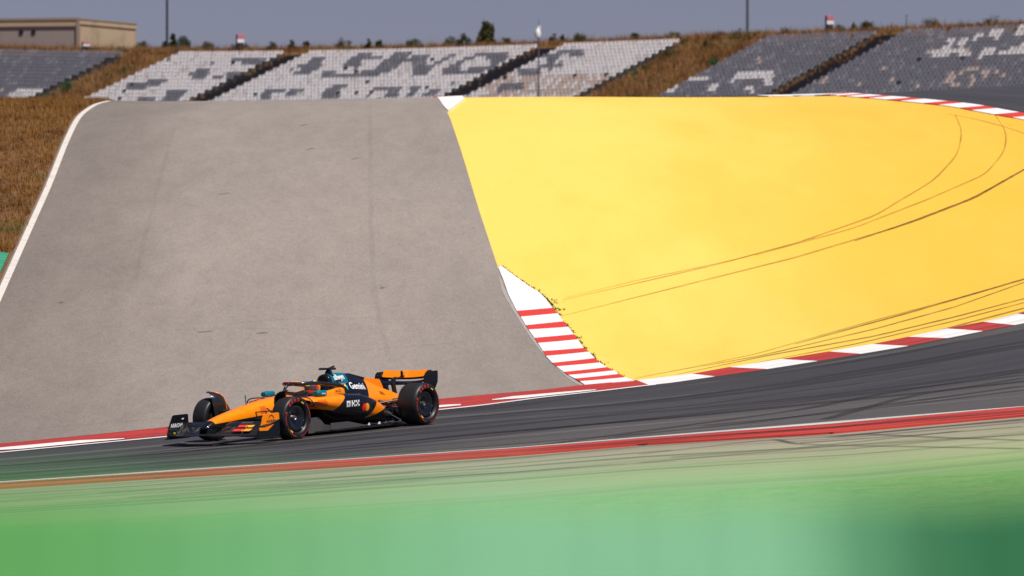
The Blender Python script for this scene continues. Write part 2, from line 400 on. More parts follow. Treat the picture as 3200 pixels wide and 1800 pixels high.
# ---- old track climbing the hill
slab_l = px_line([(330, 321), (300, 330), (268, 347), (240, 375), (205, 450), (150, 590), (100, 700), (42, 830), (0, 925), (-60, 1060), (-150, 1290), (-220, 1440)], 20)
slab_r = px_line([(1369, 306), (1374, 316), (1388, 345), (1401, 353), (1415, 398), (1440, 470), (1470, 570), (1500, 670), (1530, 760), (1555, 835), (1565, 868), (1590, 930), (1640, 1010), (1690, 1085), (1750, 1150), (1800, 1195), (1835, 1213), (1900, 1232)], 15)
def fn(line):                       # x as a function of depth
    o = np.argsort(line[:, 1]); Y, X = line[o, 1], line[o, 0]
    k0 = (X[-1]-X[-8])/(Y[-1]-Y[-8]+1e-6)
    def f(y):
        y = np.asarray(y, float); return np.where(y > Y[-1], X[-1]-0.04*(y-Y[-1]), np.interp(y, Y, X))
    return f
fl, fr = fn(slab_l), fn(slab_r)
ys = np.arange(84, 214, 0.8)
M_edge = simple('edge', (.2, .2, .2))
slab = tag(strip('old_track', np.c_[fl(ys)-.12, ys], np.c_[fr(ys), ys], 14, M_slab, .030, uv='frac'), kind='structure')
line_w = .145
sel = (ys < 212)
tag(strip('edge_line', np.c_[fl(ys[sel])-line_w/2, ys[sel]], np.c_[fl(ys[sel])+line_w/2, ys[sel]], 1, M_line, .036, slab))
# pale joint strip along its right edge, lower half
yj = np.arange(float(ray(1835, 1213)[1])-1, float(ray(1555, 835)[1]), .8)
strip('edge_strip', np.c_[fr(yj)-np.minimum(.11, .02+(yj[-1]-yj)*.03), yj], np.c_[fr(yj)-.02, yj], 1, M_conc, .036, slab)
for pts, wd in (([(702, 1019), (850, 1005), (1000, 1000), (1180, 1000), (1370, 1006), (1500, 1017), (1630, 1029)], .14),
                ([(1155, 330), (1158, 500), (1160, 700), (1166, 880), (1185, 1000), (1215, 1120)], .12),
                ([(545, 400), (500, 560), (455, 740), (420, 880)], .10),
                                ([(900, 1110), (1150, 1098), (1400, 1078), (1500, 1066)], .10),
                ([(100, 1345), (400, 1322), (700, 1292)], .16),
                ([(1180, 1226), (1420, 1212), (1720, 1190)], .14),
                ([(480, 1040), (700, 1030), (900, 1034)], .12)):
    ribbon('surface_seam', px_line(pts, 12), wd, M_seam, .037, slab)
for u, v, wpx in ((640, 1042, 46), (970, 470, 26), (1110, 500, 20), (1195, 905, 10), (820, 1046, 30), (192, 951, 8), (950, 395, 22), (700, 610, 30)):
    ribbon('dark_patch', px_line([(u-wpx/2, v+2), (u, v), (u+wpx/2, v-3)], 4), .10, M_seam2, .038, slab)

# ---- kerb lines that bound the track (photo pixels)
far_front = [(-1200, 1528), (-700, 1484), (-300, 1449), (0, 1422), (250, 1398), (528, 1372), (800, 1343), (1100, 1314), (1380, 1287), (1500, 1274.5), (1700, 1248), (1900, 1226), (2000, 1214), (2100, 1203), (2233, 1184), (2396, 1161), (2559, 1135), (2838, 1088.5), (3071, 1042), (3200, 1017), (3400, 972), (3550, 925), (3640, 860), (3680, 760)]
far_back = [(-1200, 1500), (-700, 1458), (-300, 1425), (0, 1399), (250, 1375), (520, 1347), (800, 1318), (1100, 1287), (1380, 1257), (1500, 1246), (1700, 1228.6), (1831, 1213), (1900, 1207), (2000, 1198), (2163, 1179), (2279, 1158), (2442, 1133), (2591, 1109), (2727, 1086), (2838, 1063), (2959, 1037), (3071, 1016), (3141, 1000), (3200, 985), (3380, 935), (3520, 885), (3600, 825), (3640, 740)]
near_top = [(-1600, 1612), (-600, 1550), (0, 1515.5), (478, 1484), (1000, 1450), (1600, 1410), (2000, 1377), (2600, 1328), (3200, 1280), (3700, 1240), (4300, 1192)]
near_mid = [(-1600, 1618), (-600, 1555), (0, 1520), (478, 1489), (1000, 1454), (1600, 1414), (2000, 1382), (2600, 1336), (3200, 1282.5), (3700, 1243), (4300, 1195)]
near_bot = [(-1600, 1640), (-600, 1572), (0, 1533), (478, 1502), (1000, 1470), (1600, 1431), (2000, 1397), (2600, 1361), (3200, 1307), (3700, 1266), (4300, 1218)]
def pair(A, B, n):
    """two pixel polylines sampled to n matching world points"""
    out = []
    for P in (A, B):
        P = np.asarray(P, float); d = np.r_[0, np.cumsum(np.hypot(*np.diff(P, axis=0).T))]
        t = np.linspace(0, d[-1], n); q = np.c_[np.interp(t, d, P[:, 0]), np.interp(t, d, P[:, 1])]
        out.append(smooth_line(np.array([ray(u, v) for u, v in q]), 4))
    return out
FF, NT = pair([p for p in far_front if p[0] < 3420]+[(3700, 900), (4200, 780)], near_top, 150)
track = tag(strip('race_track', FF, NT, 26, M_track, .045, uv=True), kind='structure')
# tyre marks on the track
for pts, wd in (([(1700, 1400), (2100, 1345), (2500, 1290), (2760, 1238), (3200, 1170)], .30), ([(2580, 1320), (2700, 1285), (2850, 1245), (3200, 1190)], .25),
                ([(0, 1492), (500, 1455), (1000, 1420), (1500, 1375), (2000, 1320)], .25), ([(300, 1450), (900, 1400), (1500, 1350), (2200, 1270), (2700, 1205)], .22),
                ([(1900, 1378), (2350, 1330), (2800, 1270), (3200, 1215)], .35), ([(0, 1465), (600, 1418), (1200, 1372)], .25), ([(2200, 1340), (2700, 1290), (3200, 1228)], .30),
                ([(1300, 1385), (1900, 1330), (2500, 1265), (3200, 1180)], .28)):
    ribbon('tyre_mark', px_line(pts, 25), wd, M_rubt, .052, track)

# rubber and dust streaks following the racing line
M_dust = mat_rubber('dust_streak', .30, (.22, .20, .175)); M_rubl = mat_rubber('rubber_streak', .34, (.016, .015, .016))
g_ = np.random.default_rng(21)
for i in range(46):
    t0 = g_.uniform(.04, .97); drift = g_.uniform(-.05, .05); a = int(g_.uniform(5, 100)); b_ = min(149, a+int(g_.uniform(22, 80)))
    tt = t0+drift*np.linspace(0, 1, b_-a)+.008*np.sin(np.linspace(0, 5, b_-a)+i)
    ln_ = FF[a:b_]*(1-tt[:, None])+NT[a:b_]*tt[:, None]
    fade = np.sin(np.linspace(.15, math.pi-.15, b_-a))
    ribbon('rubber_streak', ln_, g_.uniform(.25, .9)*fade, M_dust if (i % 4 == 0 or (t0 > .72 and i % 2 == 0)) else M_rubl, .0485+.00004*i, track)
# ---- yellow run-off inside the hairpin
up_kerb_lo = [(2120, 291), (2300, 288.5), (2510, 293.5), (2642, 304), (2768, 314.5), (2894, 327), (2981, 337), (3069, 355), (3200, 377), (3340, 412), (3470, 470), (3570, 560), (3630, 660), (3640, 740)]
up_kerb_hi = [(2120, 289), (2300, 285.5), (2510, 288), (2642, 295), (2789, 307), (2922, 316), (3055, 330), (3173, 351), (3215, 357), (3370, 394), (3510, 452), (3615, 545), (3672, 655), (3680, 760)]
UL = px_line(up_kerb_lo, 14, 6)
tipx = np.r_[UL[:, 0]]; tipy = np.r_[UL[:, 1]]
o_ = np.argsort(tipy)
FFy, FFx = FF[:, 1], FF[:, 0]
yy = np.arange(84, 190, .8)
xr = np.interp(yy, tipy[o_], tipx[o_])
low = yy < tipy.min()
fo = np.argsort(FFy); xr = np.where(low, np.minimum(np.interp(yy, FFy[fo], FFx[fo])+1.5, tipx[o_][0]), xr+.5)
xr = np.where(yy > tipy.max(), np.minimum(xr, 9.0), xr)
xl = (fl(yy)+fr(yy))/2+2
yellow = tag(strip('yellow_runoff', np.c_[xl, yy], np.c_[np.maximum(xr, xl+1), yy], 26, M_yellow, .015), kind='structure')
D = 1.2422
for pts, wd, mm in (([(1415, 757), (1600, 715), (1800, 668), (2000, 615), (2200, 545), (2350, 455), (2410, 390), (2422, 330), (2402, 290)], .22, M_rubf),
                ([(1420, 752), (1600, 708), (1850, 655), (2050, 600)], .14, M_rubf),
                ([(1410, 798), (1700, 725), (2000, 650), (2250, 575), (2450, 500), (2600, 415)], .24, M_rubf),
                ([(2150, 608), (2300, 558), (2450, 500), (2600, 415)], .22, M_rub),
                ([(1900, 645), (2150, 575), (2330, 505), (2480, 440), (2530, 380), (2532, 330), (2502, 290)], .20, M_rubf),
                ([(1590, 957), (1900, 893), (2200, 808), (2400, 755), (2620, 690)], .20, M_rubf),
                ([(2000, 868), (2300, 785), (2620, 692)], .20, M_rub),
                ([(1600, 952), (1900, 900), (2200, 830), (2400, 775), (2620, 697)], .14, M_rub),
                ([(1700, 945), (1950, 893), (2200, 848), (2400, 800), (2620, 742)], .20, M_rub),
                ([(1850, 925), (2150, 868), (2400, 810), (2620, 752)], .16, M_rub),
                ([(2050, 900), (2300, 850), (2620, 766)], .22, M_rub),
                ([(2200, 885), (2400, 835), (2620, 775)], .18, M_rub),
                ([(2380, 288), (2450, 300), (2520, 318), (2620, 352)], .30, M_rubf)):
    ln_ = px_line([(a*D, b_*D) for a, b_ in pts], 16); dd = np.gradient(ln_, axis=0); dx_ = np.abs(dd[:, 0])/(np.hypot(dd[:, 0], dd[:, 1])+1e-9)
    tw = np.sin(np.linspace(.12, math.pi-.35, len(ln_)))**.5*(.85+.3*rng.random(len(ln_)))
    ribbon('tyre_mark', ln_, wd*(1.0 if mm is M_rub else .75)*(.30+.70*dx_)*tw, mm, .022, yellow)

# ---- upper leg of the hairpin beyond the crest
d_ = np.gradient(UL, axis=0); d_ /= np.hypot(d_[:, 0], d_[:, 1])[:, None]; nrm = np.c_[-d_[:, 1], d_[:, 0]]
UH = smooth_line(np.array([ray(u, v) for u, v in up_kerb_hi]), 1)
outw = UL+nrm*13.0
# keep the outer line simple
outw = smooth_line(outw, 20)
upper = tag(strip('upper_track', UL, outw, 14, M_track, .035, uv=True), kind='structure')

# ---- kerbs
def kerb_block(name, qa, qb, mat, parent, off, rise=.05, n=4, thick=True):
    """block between two world polylines (front, back), sloping up to the back"""
    qa = np.asarray(qa); qb = np.asarray(qb); m = len(qa); mb = MB(); ts = np.linspace(0, 1, n+1); top = []; bot = []
    for a, b_ in zip(qa, qb):
        q = a[None]*(1-ts[:, None])+b_[None]*ts[:, None]; z = terr(q[:, 0], q[:, 1])
        top.append([(x, y, zz+off+rise*t) for (x, y), zz, t in zip(q, z, ts)]); bot.append([(x, y, zz-.03) for (x, y), zz in zip(q, z)])
    V = [p for r_ in top for p in r_]+[p for r_ in bot for p in r_]; K = m*(n+1); Fc = []
    for i in range(m-1):
        for j in range(n): Fc.append((i*(n+1)+j, (i+1)*(n+1)+j, (i+1)*(n+1)+j+1, i*(n+1)+j+1))
        for j in (0, n): Fc.append((i*(n+1)+j, i*(n+1)+j+K, (i+1)*(n+1)+j+K, (i+1)*(n+1)+j))
    for i in (0, m-1):
        for j in range(n): Fc.append((i*(n+1)+j, i*(n+1)+j+1, i*(n+1)+j+1+K, i*(n+1)+j+K))
    mb.add(V, Fc)
    o = mb.build(name, mat, parent)
    uvl = o.data.uv_layers.new(name='UVMap')
    L = np.r_[0, np.cumsum(np.hypot(*np.diff(qa, axis=0).T))]+float(qa[0][0]); W = float(np.hypot(*(qa[0]-qb[0])))
    li = np.zeros(len(o.data.loops), int); o.data.loops.foreach_get('vertex_index', li); li = li % K
    uvl.data.foreach_set('uv', np.c_[L[li//(n+1)], W*ts[li % (n+1)]].astype(np.float32).ravel())
    return o
def sub_px(P, u0, u1, n):
    P = np.asarray(P, float); u = np.linspace(u0, u1, n); return np.array([ray(a, b_) for a, b_ in zip(u, np.interp(u, P[:, 0], P[:, 1]))])
# far kerb: joints as (front u, back u)
kb = strip('outer_kerb', sub_px(far_front, -1100, 3400, 150), sub_px(far_back, -1100, 3360, 150), 3, M_conc, .047); tag(kb, kind='structure')
J = [(-1100, -1100, 'r'), (-560, -600, 'r'), (-20, -60, 'r'), (520, 470, 'r'), (1000, 960, 'r'), (1500, 1470, 'r'), (2028, 1990, 'w'), (2233, 2163, 'r'), (2396, 2279, 'w'), (2554, 2442, 'r'), (2689, 2591, 'w'), (2838, 2727, 'r'), (2959, 2838, 'w'), (3071, 2959, 'r'), (3169, 3071, 'w'), (3270, 3180, 'r'), (3350, 3270, 'w'), (3400, 3355, 'e')]
for (a0, b0, c), (a1, b1, _) in zip(J[:-1], J[1:]):
    n_ = max(5, int(abs(a1-a0)/25)+2)
    kerb_block('kerb_block', sub_px(far_front, a0, a1, n_), sub_px(far_back, b0, b1, n_), M_redst if c == 'r' else M_whst, kb, .052, .02)
def px_poly(name, pts, mat, parent, off):
    """thin painted patch from a pixel outline given as matching lower and upper lines"""
    lo, hi = pts; n = 40; q = []
    for P in (lo, hi):
        P = np.asarray(P, float); d = np.r_[0, np.cumsum(np.hypot(*np.diff(P, axis=0).T))]; t = np.linspace(0, d[-1], n)
        q.append(np.array([ray(u, v) for u, v in np.c_[np.interp(t, d, P[:, 0]), np.interp(t, d, P[:, 1])]]))
    return strip(name, q[0], q[1], 3, mat, off, parent, uv=True)
px_poly('white_stripe', ([(-120, 1430), (0, 1418.5), (66, 1415), (300, 1392), (388, 1384)], [(-120, 1426), (0, 1411), (66, 1405), (250, 1388), (388, 1382)]), M_whst, kb, .069)
px_poly('white_stripe', ([(1538, 1261), (1638, 1255), (1672, 1251), (1862, 1230)], [(1538, 1259), (1604, 1249), (1831, 1229.5), (1862, 1228)]), M_whst, kb, .069)
px_poly('white_stripe', ([(1050, 1316), (1380, 1283.5), (1400, 1281.5), (1440, 1277.5)], [(1050, 1310), (1380, 1277), (1400, 1275.5), (1440, 1274)]), M_whst, kb, .069)
tag(strip('track_edge_line', sub_px(far_front, -1100, 2050, 90), sub_px([(u, v+2.4) for u, v in far_front], -1100, 2050, 90), 1, M_whst, .055, track, uv=True))
# near kerb
nk = strip('inner_kerb', sub_px(near_mid, -1500, 4200, 140), sub_px(near_bot, -1500, 4200, 140), 3, M_conc, .047); tag(nk, kind='structure')
for i in range(19):
    a0, a1 = -1500+300*i, -1500+300*(i+1)
    kerb_block('kerb_block', sub_px(near_bot, a0, a1-.2, 14), sub_px(near_mid, a0, a1-.2, 14), M_redst2, nk, .052, .004)
strip('kerb_line', sub_px(near_mid, -1500, 4200, 160), sub_px([(u, v+1.2) for u, v in near_top], -1500, 4200, 160), 1, M_whst2, .060, nk, uv=True)
# kerb at the mouth of the old track
Z7 = lambda x, y: (1500+x/2.898, 780+y/2.898)
mk = empty('mouth_kerb'); tag(mk, kind='structure')
def Lw(pts): return np.array([ray(*Z7(*p)) for p in pts])
tipL = [(168, 185), (215, 300), (260, 430), (335, 575)]; tipR = [(180, 168), (290, 250), (420, 345), (540, 420), (600, 480), (660, 562)]
tl = resample(tipL, 40); tr = resample(tipR, 1); tr = tr[np.linspace(0, len(tr)-1, len(tl)).astype(int)]
mbase = mk
kerb_block('kerb_block', Lw(tl), Lw(tr), M_white, mk, .05, .03)
JJ = [((335, 575), (660, 562)), ((370, 628), (705, 612)), ((415, 705), (755, 685)), ((440, 745), (800, 735)), ((495, 820), (850, 803)), ((525, 867), (885, 850)), ((572, 940), (940, 928)), ((598, 985), (985, 962)), ((655, 1047), (1040, 1020)), ((692, 1080), (1085, 1060)), ((760, 1130), (1150, 1103)), ((800, 1158), (1215, 1132)), ((862, 1190), (1255, 1165)), ((905, 1215), (1315, 1195)), ((958, 1252), (1395, 1222))]
for i in range(len(JJ)-1):
    (a, b_), (c, d) = JJ[i], JJ[i+1]
    kerb_block('kerb_block', Lw(resample([a, c], 12)[np.linspace(0, len(resample([a, c], 12))-1, 5).astype(int)]), Lw(np.array([np.array(b_)+(np.array(d)-np.array(b_))*t for t in np.linspace(0, 1, 5)])), M_red if i % 2 == 0 else M_white, mk, .052, .035)
# kerb at the crest beside the old track
ck = empty('crest_kerb'); tag(ck, kind='structure')
CL = [(1356, 299.5), (1366, 306), (1373, 316), (1388, 338), (1401, 352)]; CR = [(1440, 299.5), (1446, 306), (1450, 316), (1422, 338), (1403, 352)]
for a, b_, mm in ((0, 2, M_red), (1, 5, M_white)):
    q0 = np.array([ray(*p) for p in CL[a:b_]]); q1 = np.array([ray(*p) for p in CR[a:b_]])
    kerb_block('kerb_block', q0, q1, mm, ck, .055, .03)
# upper kerb
uk = strip('upper_kerb', UL, UL+nrm*.8, 2, M_conc, .04); tag(uk, kind='structure')
Lk = np.r_[0, np.cumsum(np.hypot(*np.diff(UL, axis=0).T))]; pos = float(Lk[np.argmax(1600+F*UL[:, 0]/UL[:, 1] > 2400)]); i = 0
while pos < Lk[-1]-1:
    ln = 2.3 if i % 2 == 0 else 1.5; e1 = min(pos+ln, Lk[-1]); t = np.linspace(pos, e1-.02, 6)
    q = np.c_[np.interp(t, Lk, UL[:, 0]), np.interp(t, Lk, UL[:, 1])]; nn = np.c_[np.interp(t, Lk, nrm[:, 0]), np.interp(t, Lk, nrm[:, 1])]
    kerb_block('kerb_block', q, q+nn*.78, M_white if i % 2 == 0 else M_red, uk, .045, .035); pos = e1; i += 1
# green painted kerb left of the old track
gk = empty('green_kerb'); tag(gk, kind='structure')
yg0 = float(ray(30, 797)[1])
for i, y1 in enumerate(np.arange(yg0, 92, -3.2)):
    t = np.linspace(y1-3.15, y1, 6)
    kerb_block('kerb_block', np.c_[fl(t)-.20, t], np.c_[fl(t)-.82, t], M_greenp, gk, .045, .04)

# ---- near run-off and grass verge
NB = sub_px(near_bot, -1500, 4200, 120)
inn = NB.copy(); inn[:, 1] = 50; inn[:, 0] = NB[:, 0]*.8
runoff = tag(strip('green_runoff', NB, inn, 26, M_runoff, .02, uv=True), kind='structure')
for pts, wd in (([(2000, 1425), (2430, 1376), (2470, 1392), (2600, 1397), (3200, 1408)], .12), ([(2425, 1372), (2700, 1362), (3000, 1375), (3200, 1382)], .14), ([(2100, 1435), (2500, 1405), (3000, 1352)], .20),
                ([(2600, 1372), (2900, 1342), (3200, 1318)], .4), ([(2500, 1390), (2900, 1362), (3200, 1338)], .3), ([(900, 1510), (1500, 1462), (2100, 1412)], .2), ([(320, 1545), (720, 1516), (1300, 1480)], .2), ([(400, 1560), (800, 1530), (1000, 1517)], .2),
                ([(2000, 1452), (2600, 1400), (3200, 1364)], .22)):
    ribbon('tyre_mark', px_line(pts, 18), wd, M_rubt, .028, runoff)

M_grst = mat_rubber('green_streak', .45, (.07, .15, .06))
KB0, KB1 = sub_px(near_bot, -1200, 4000, 160), sub_px(near_mid, -1200, 4000, 160)
for i in range(40):                 # rubbed-off paint and tyre black along the inner kerb
    t0 = g_.uniform(.08, .92); a = int(g_.uniform(0, 130) if i % 3 else g_.uniform(80, 130)); b_ = min(159, a+int(g_.uniform(14, 50))); tt = t0+g_.uniform(-.12, .12)*np.linspace(0, 1, b_-a); tt = np.clip(tt, .06, .94)
    ribbon('rubber_streak', KB0[a:b_]*(1-tt[:, None])+KB1[a:b_]*tt[:, None], g_.uniform(.12, .4)*np.sin(np.linspace(.15, math.pi-.15, b_-a)), M_rubl, .0592+.00003*i, nk)
for i in range(26):
    a = int(g_.uniform(0, 80)); b_ = min(119, a+int(g_.uniform(16, 50))); tt = g_.uniform(.01, .33)+g_.uniform(-.04, .04)*np.linspace(0, 1, b_-a); tt = np.clip(tt, .01, .6)
    ribbon('paint_streak', NB[a:b_]*(1-tt[:, None])+inn[a:b_]*tt[:, None], g_.uniform(.2, .6)*np.sin(np.linspace(.15, math.pi-.15, b_-a)), M_grst if i % 3 else M_rubl, .0235+.00004*i, runoff)
def tufts(P, h, wd, nb, mat, name, parent=None, lean=.5, kind='stuff', label=None, seed=1):
    """merged grass blades at points P (n,3)"""
    g = np.random.default_rng(seed); n = len(P); h = np.broadcast_to(h, (n,)); V = np.zeros((n, nb, 3, 3))
    a = g.uniform(0, 2*np.pi, (n, nb)); hh = h[:, None]*g.uniform(.45, 1.1, (n, nb)); ww = wd*g.uniform(.6, 1.3, (n, nb))
    bx = P[:, None, 0]+g.normal(0, .35, (n, nb))*h[:, None]; by = P[:, None, 1]+g.normal(0, .35, (n, nb))*h[:, None]; bz = np.broadcast_to(P[:, None, 2], (n, nb))
    V[:, :, 0] = np.stack([bx-np.cos(a)*ww, by-np.sin(a)*ww, bz], -1); V[:, :, 1] = np.stack([bx+np.cos(a)*ww, by+np.sin(a)*ww, bz], -1)
    la = g.uniform(0, 2*np.pi, (n, nb)); ll = lean*hh*g.uniform(0, 1, (n, nb))
    V[:, :, 2] = np.stack([bx+np.cos(la)*ll, by+np.sin(la)*ll, bz+hh], -1)
    V = V.reshape(-1, 3); k = len(V)//3
    me = bpy.data.meshes.new(name); me.vertices.add(len(V)); me.vertices.foreach_set('co', V.astype(np.float32).ravel())
    me.loops.add(k*3); me.loops.foreach_set('vertex_index', np.arange(k*3, dtype=np.int32)); me.polygons.add(k)
    me.polygons.foreach_set('loop_start', np.arange(0, k*3, 3, dtype=np.int32)); me.polygons.foreach_set('loop_total', np.full(k, 3, np.int32))
    me.materials.append(mat); me.update(calc_edges=True); me.validate()
    o = obj(name, me, parent); tag(o, label=label, kind=kind); return o
# dry grass bank left of the old track
n = 46000; y = 92+(rng.random(n)**1.15)*95; x = fl(y)-.2-rng.random(n)**1.25*np.where(y > 120, 12, 7)
m_ = (y > yg0+.3) | (x < fl(y)-.85); x, y = x[m_], y[m_]
tufts(np.c_[x, y, terr(x, y)-.01], rng.uniform(.07, .20, len(x)), .012, 4, M_dry, 'dry_grass_bank', label='short brown dry grass on the bank left of the old track', seed=3)
# weeds along the yellow edge of the mouth kerb
wp = []
for (a, b_) in zip(resample(tipR+[q[1] for q in JJ[1:]], 5)[:-1], resample(tipR+[q[1] for q in JJ[1:]], 5)[1:]):
    p = ray(*Z7(*a)); k = rng.integers(2, 6) if rng.random() < .8 else 0
    for _ in range(k): wp.append((p[0]+rng.normal(.02, .035), p[1]+rng.normal(.04, .10)))
for (zx, zy, nn_, sp) in ((635, 480, 34, .12), (690, 550, 26, .09), (1080, 1045, 20, .10), (480, 362, 14, .10), (862, 800, 12, .08), (266, 430, 4, .04), (215, 320, 4, .04), (520, 402, 12, .08)):
    p = ray(*Z7(zx, zy))
    for _ in range(nn_): wp.append((p[0]+rng.normal(0, sp), p[1]+rng.normal(0, sp*1.5)))
wp = np.array(wp); tufts(np.c_[wp, terr(wp[:, 0], wp[:, 1])], rng.uniform(.02, .075, len(wp)), .016, 5, M_weed, 'weeds', label='green weeds growing along the striped kerb beside the yellow run-off', seed=5)
# green grass verge in front of the run-off
gl = [(-500, 1690), (0, 1652), (400, 1640), (700, 1612), (1000, 1600), (1600, 1572), (2000, 1548), (2400, 1530), (2800, 1500), (3200, 1478), (3700, 1450)]
GLw = px_line(gl, 20)
gi = GLw.copy(); gi[:, 1] = 12; gi[:, 0] *= .45
M_verge = mat_grass('verge', [(.17, .36, .10), (.22, .41, .12), (.30, .41, .14)], 2.5)
verge = tag(strip('grass_verge', GLw, gi, 30, M_verge, .03), kind='structure')

# ================================================================== FAR HILLSIDE
def kt(u):                           # k on the top row for a photo column
    t = (u-1600)/F; return 570*t/(.755+.656*t)
def ks(k, s): q = Q0+RV*k+PV*s; return float(q[0]), float(q[1])
def to_px(x, y, z): return 1600+F*x/y, HOR-F*z/y
SEAT_P = .525
M_seatw = mat_paint('white_seat_plastic', (.80, .785, .77), worn=(.55, .46, .38), amount=.3, scale=.25)
M_seatt = mat_paint('faded_tan_seat_plastic', (.60, .50, .43), worn=(.42, .36, .31), amount=.5, scale=.6)
M_seatg = mat_paint('grey_seat_plastic', (.185, .21, .24), worn=(.28, .28, .30), amount=.5, scale=.5)
M_seatd = mat_paint('dark_seat_plastic', (.03, .035, .045))
M_dot = simple('red_number_plate', (.60, .10, .08), .5)
M_terr = mat_paint('terrace_concrete', (.13, .12, .11), worn=(.09, .075, .06), amount=.6, scale=.4)
M_stair = mat_paint('dark_stair_concrete', (.055, .052, .055), worn=(.13, .09, .05), amount=.5, scale=.5)
def seat_mesh(mat):
    mb = MB()
    mb.prism([(-.04, 0), (.04, 0), (.04, .30), (-.04, .30)], -.03, .03)                            # stem
    mb.prism([(-.20, .30), (.20, .33), (.21, .36), (.18, .38), (-.18, .35)], -.19, .19)             # pan
    h_ = [(-.17, .33), (.17, .33), (.19, .50), (.18, .62), (.12, .70), (-.12, .70), (-.18, .62), (-.19, .50)]   # back, rounded on top
    n_ = len(h_); v_ = [(-.19-(z_-.33)*.28, y_, z_) for y_, z_ in h_]+[(-.235-(z_-.33)*.28, y_, z_) for y_, z_ in h_]
    mb.add(v_, [tuple(range(n_)), tuple(range(2*n_-1, n_-1, -1))]+[(k, n_+k, n_+(k+1) % n_, (k+1) % n_) for k in range(n_)])
    mb.add([(-.238, -.05, .52), (-.238, .05, .52), (-.264, .05, .61), (-.264, -.05, .61)], [(0, 1, 2, 3)], 1)   # number plate
    me = mesh_data('seat', mb.v, mb.f, [mat, M_dot], False, mb.m)
    bm = bmesh.new(); bm.from_mesh(me); bmesh.ops.recalc_face_normals(bm, faces=bm.faces); bm.to_mesh(me); bm.free(); return me
M_seatv = mat_paint('dusty_white_seat_plastic', (.66, .64, .61), worn=(.45, .38, .32), amount=.4, scale=.5)
M_seath = mat_paint('pale_grey_seat_plastic', (.27, .295, .325), worn=(.28, .29, .31), amount=.5, scale=.5)
SEATS = {'w': seat_mesh(M_seatw), 't': seat_mesh(M_seatt), 'g': seat_mesh(M_seatg), 'v': seat_mesh(M_seatv), 'h': seat_mesh(M_seath)}
seat_rz = math.atan2(-PV[1], -PV[0])
def Z3(L): return [(x/2.862, y/2.862) for x, y in L]
def Z4(L): return [(800+x/2.862, y/2.862) for x, y in L]
def Z5(L): return [(1600+x/2.862, y/2.862) for x, y in L]
def Z6(L): return [(2300+x/2.862, y/2.862) for x, y in L]
def inside(px, poly):
    x, y = px; c = False; n = len(poly)
    for i in range(n):
        (x0, y0), (x1, y1) = poly[i], poly[i-1]
        if (y0 > y) != (y1 > y) and x < (x1-x0)*(y-y0)/(y1-y0)+x0: c = not c
    return c
def rect(a, b, c, d): return [(a, b), (c, b), (c, d), (a, d)]
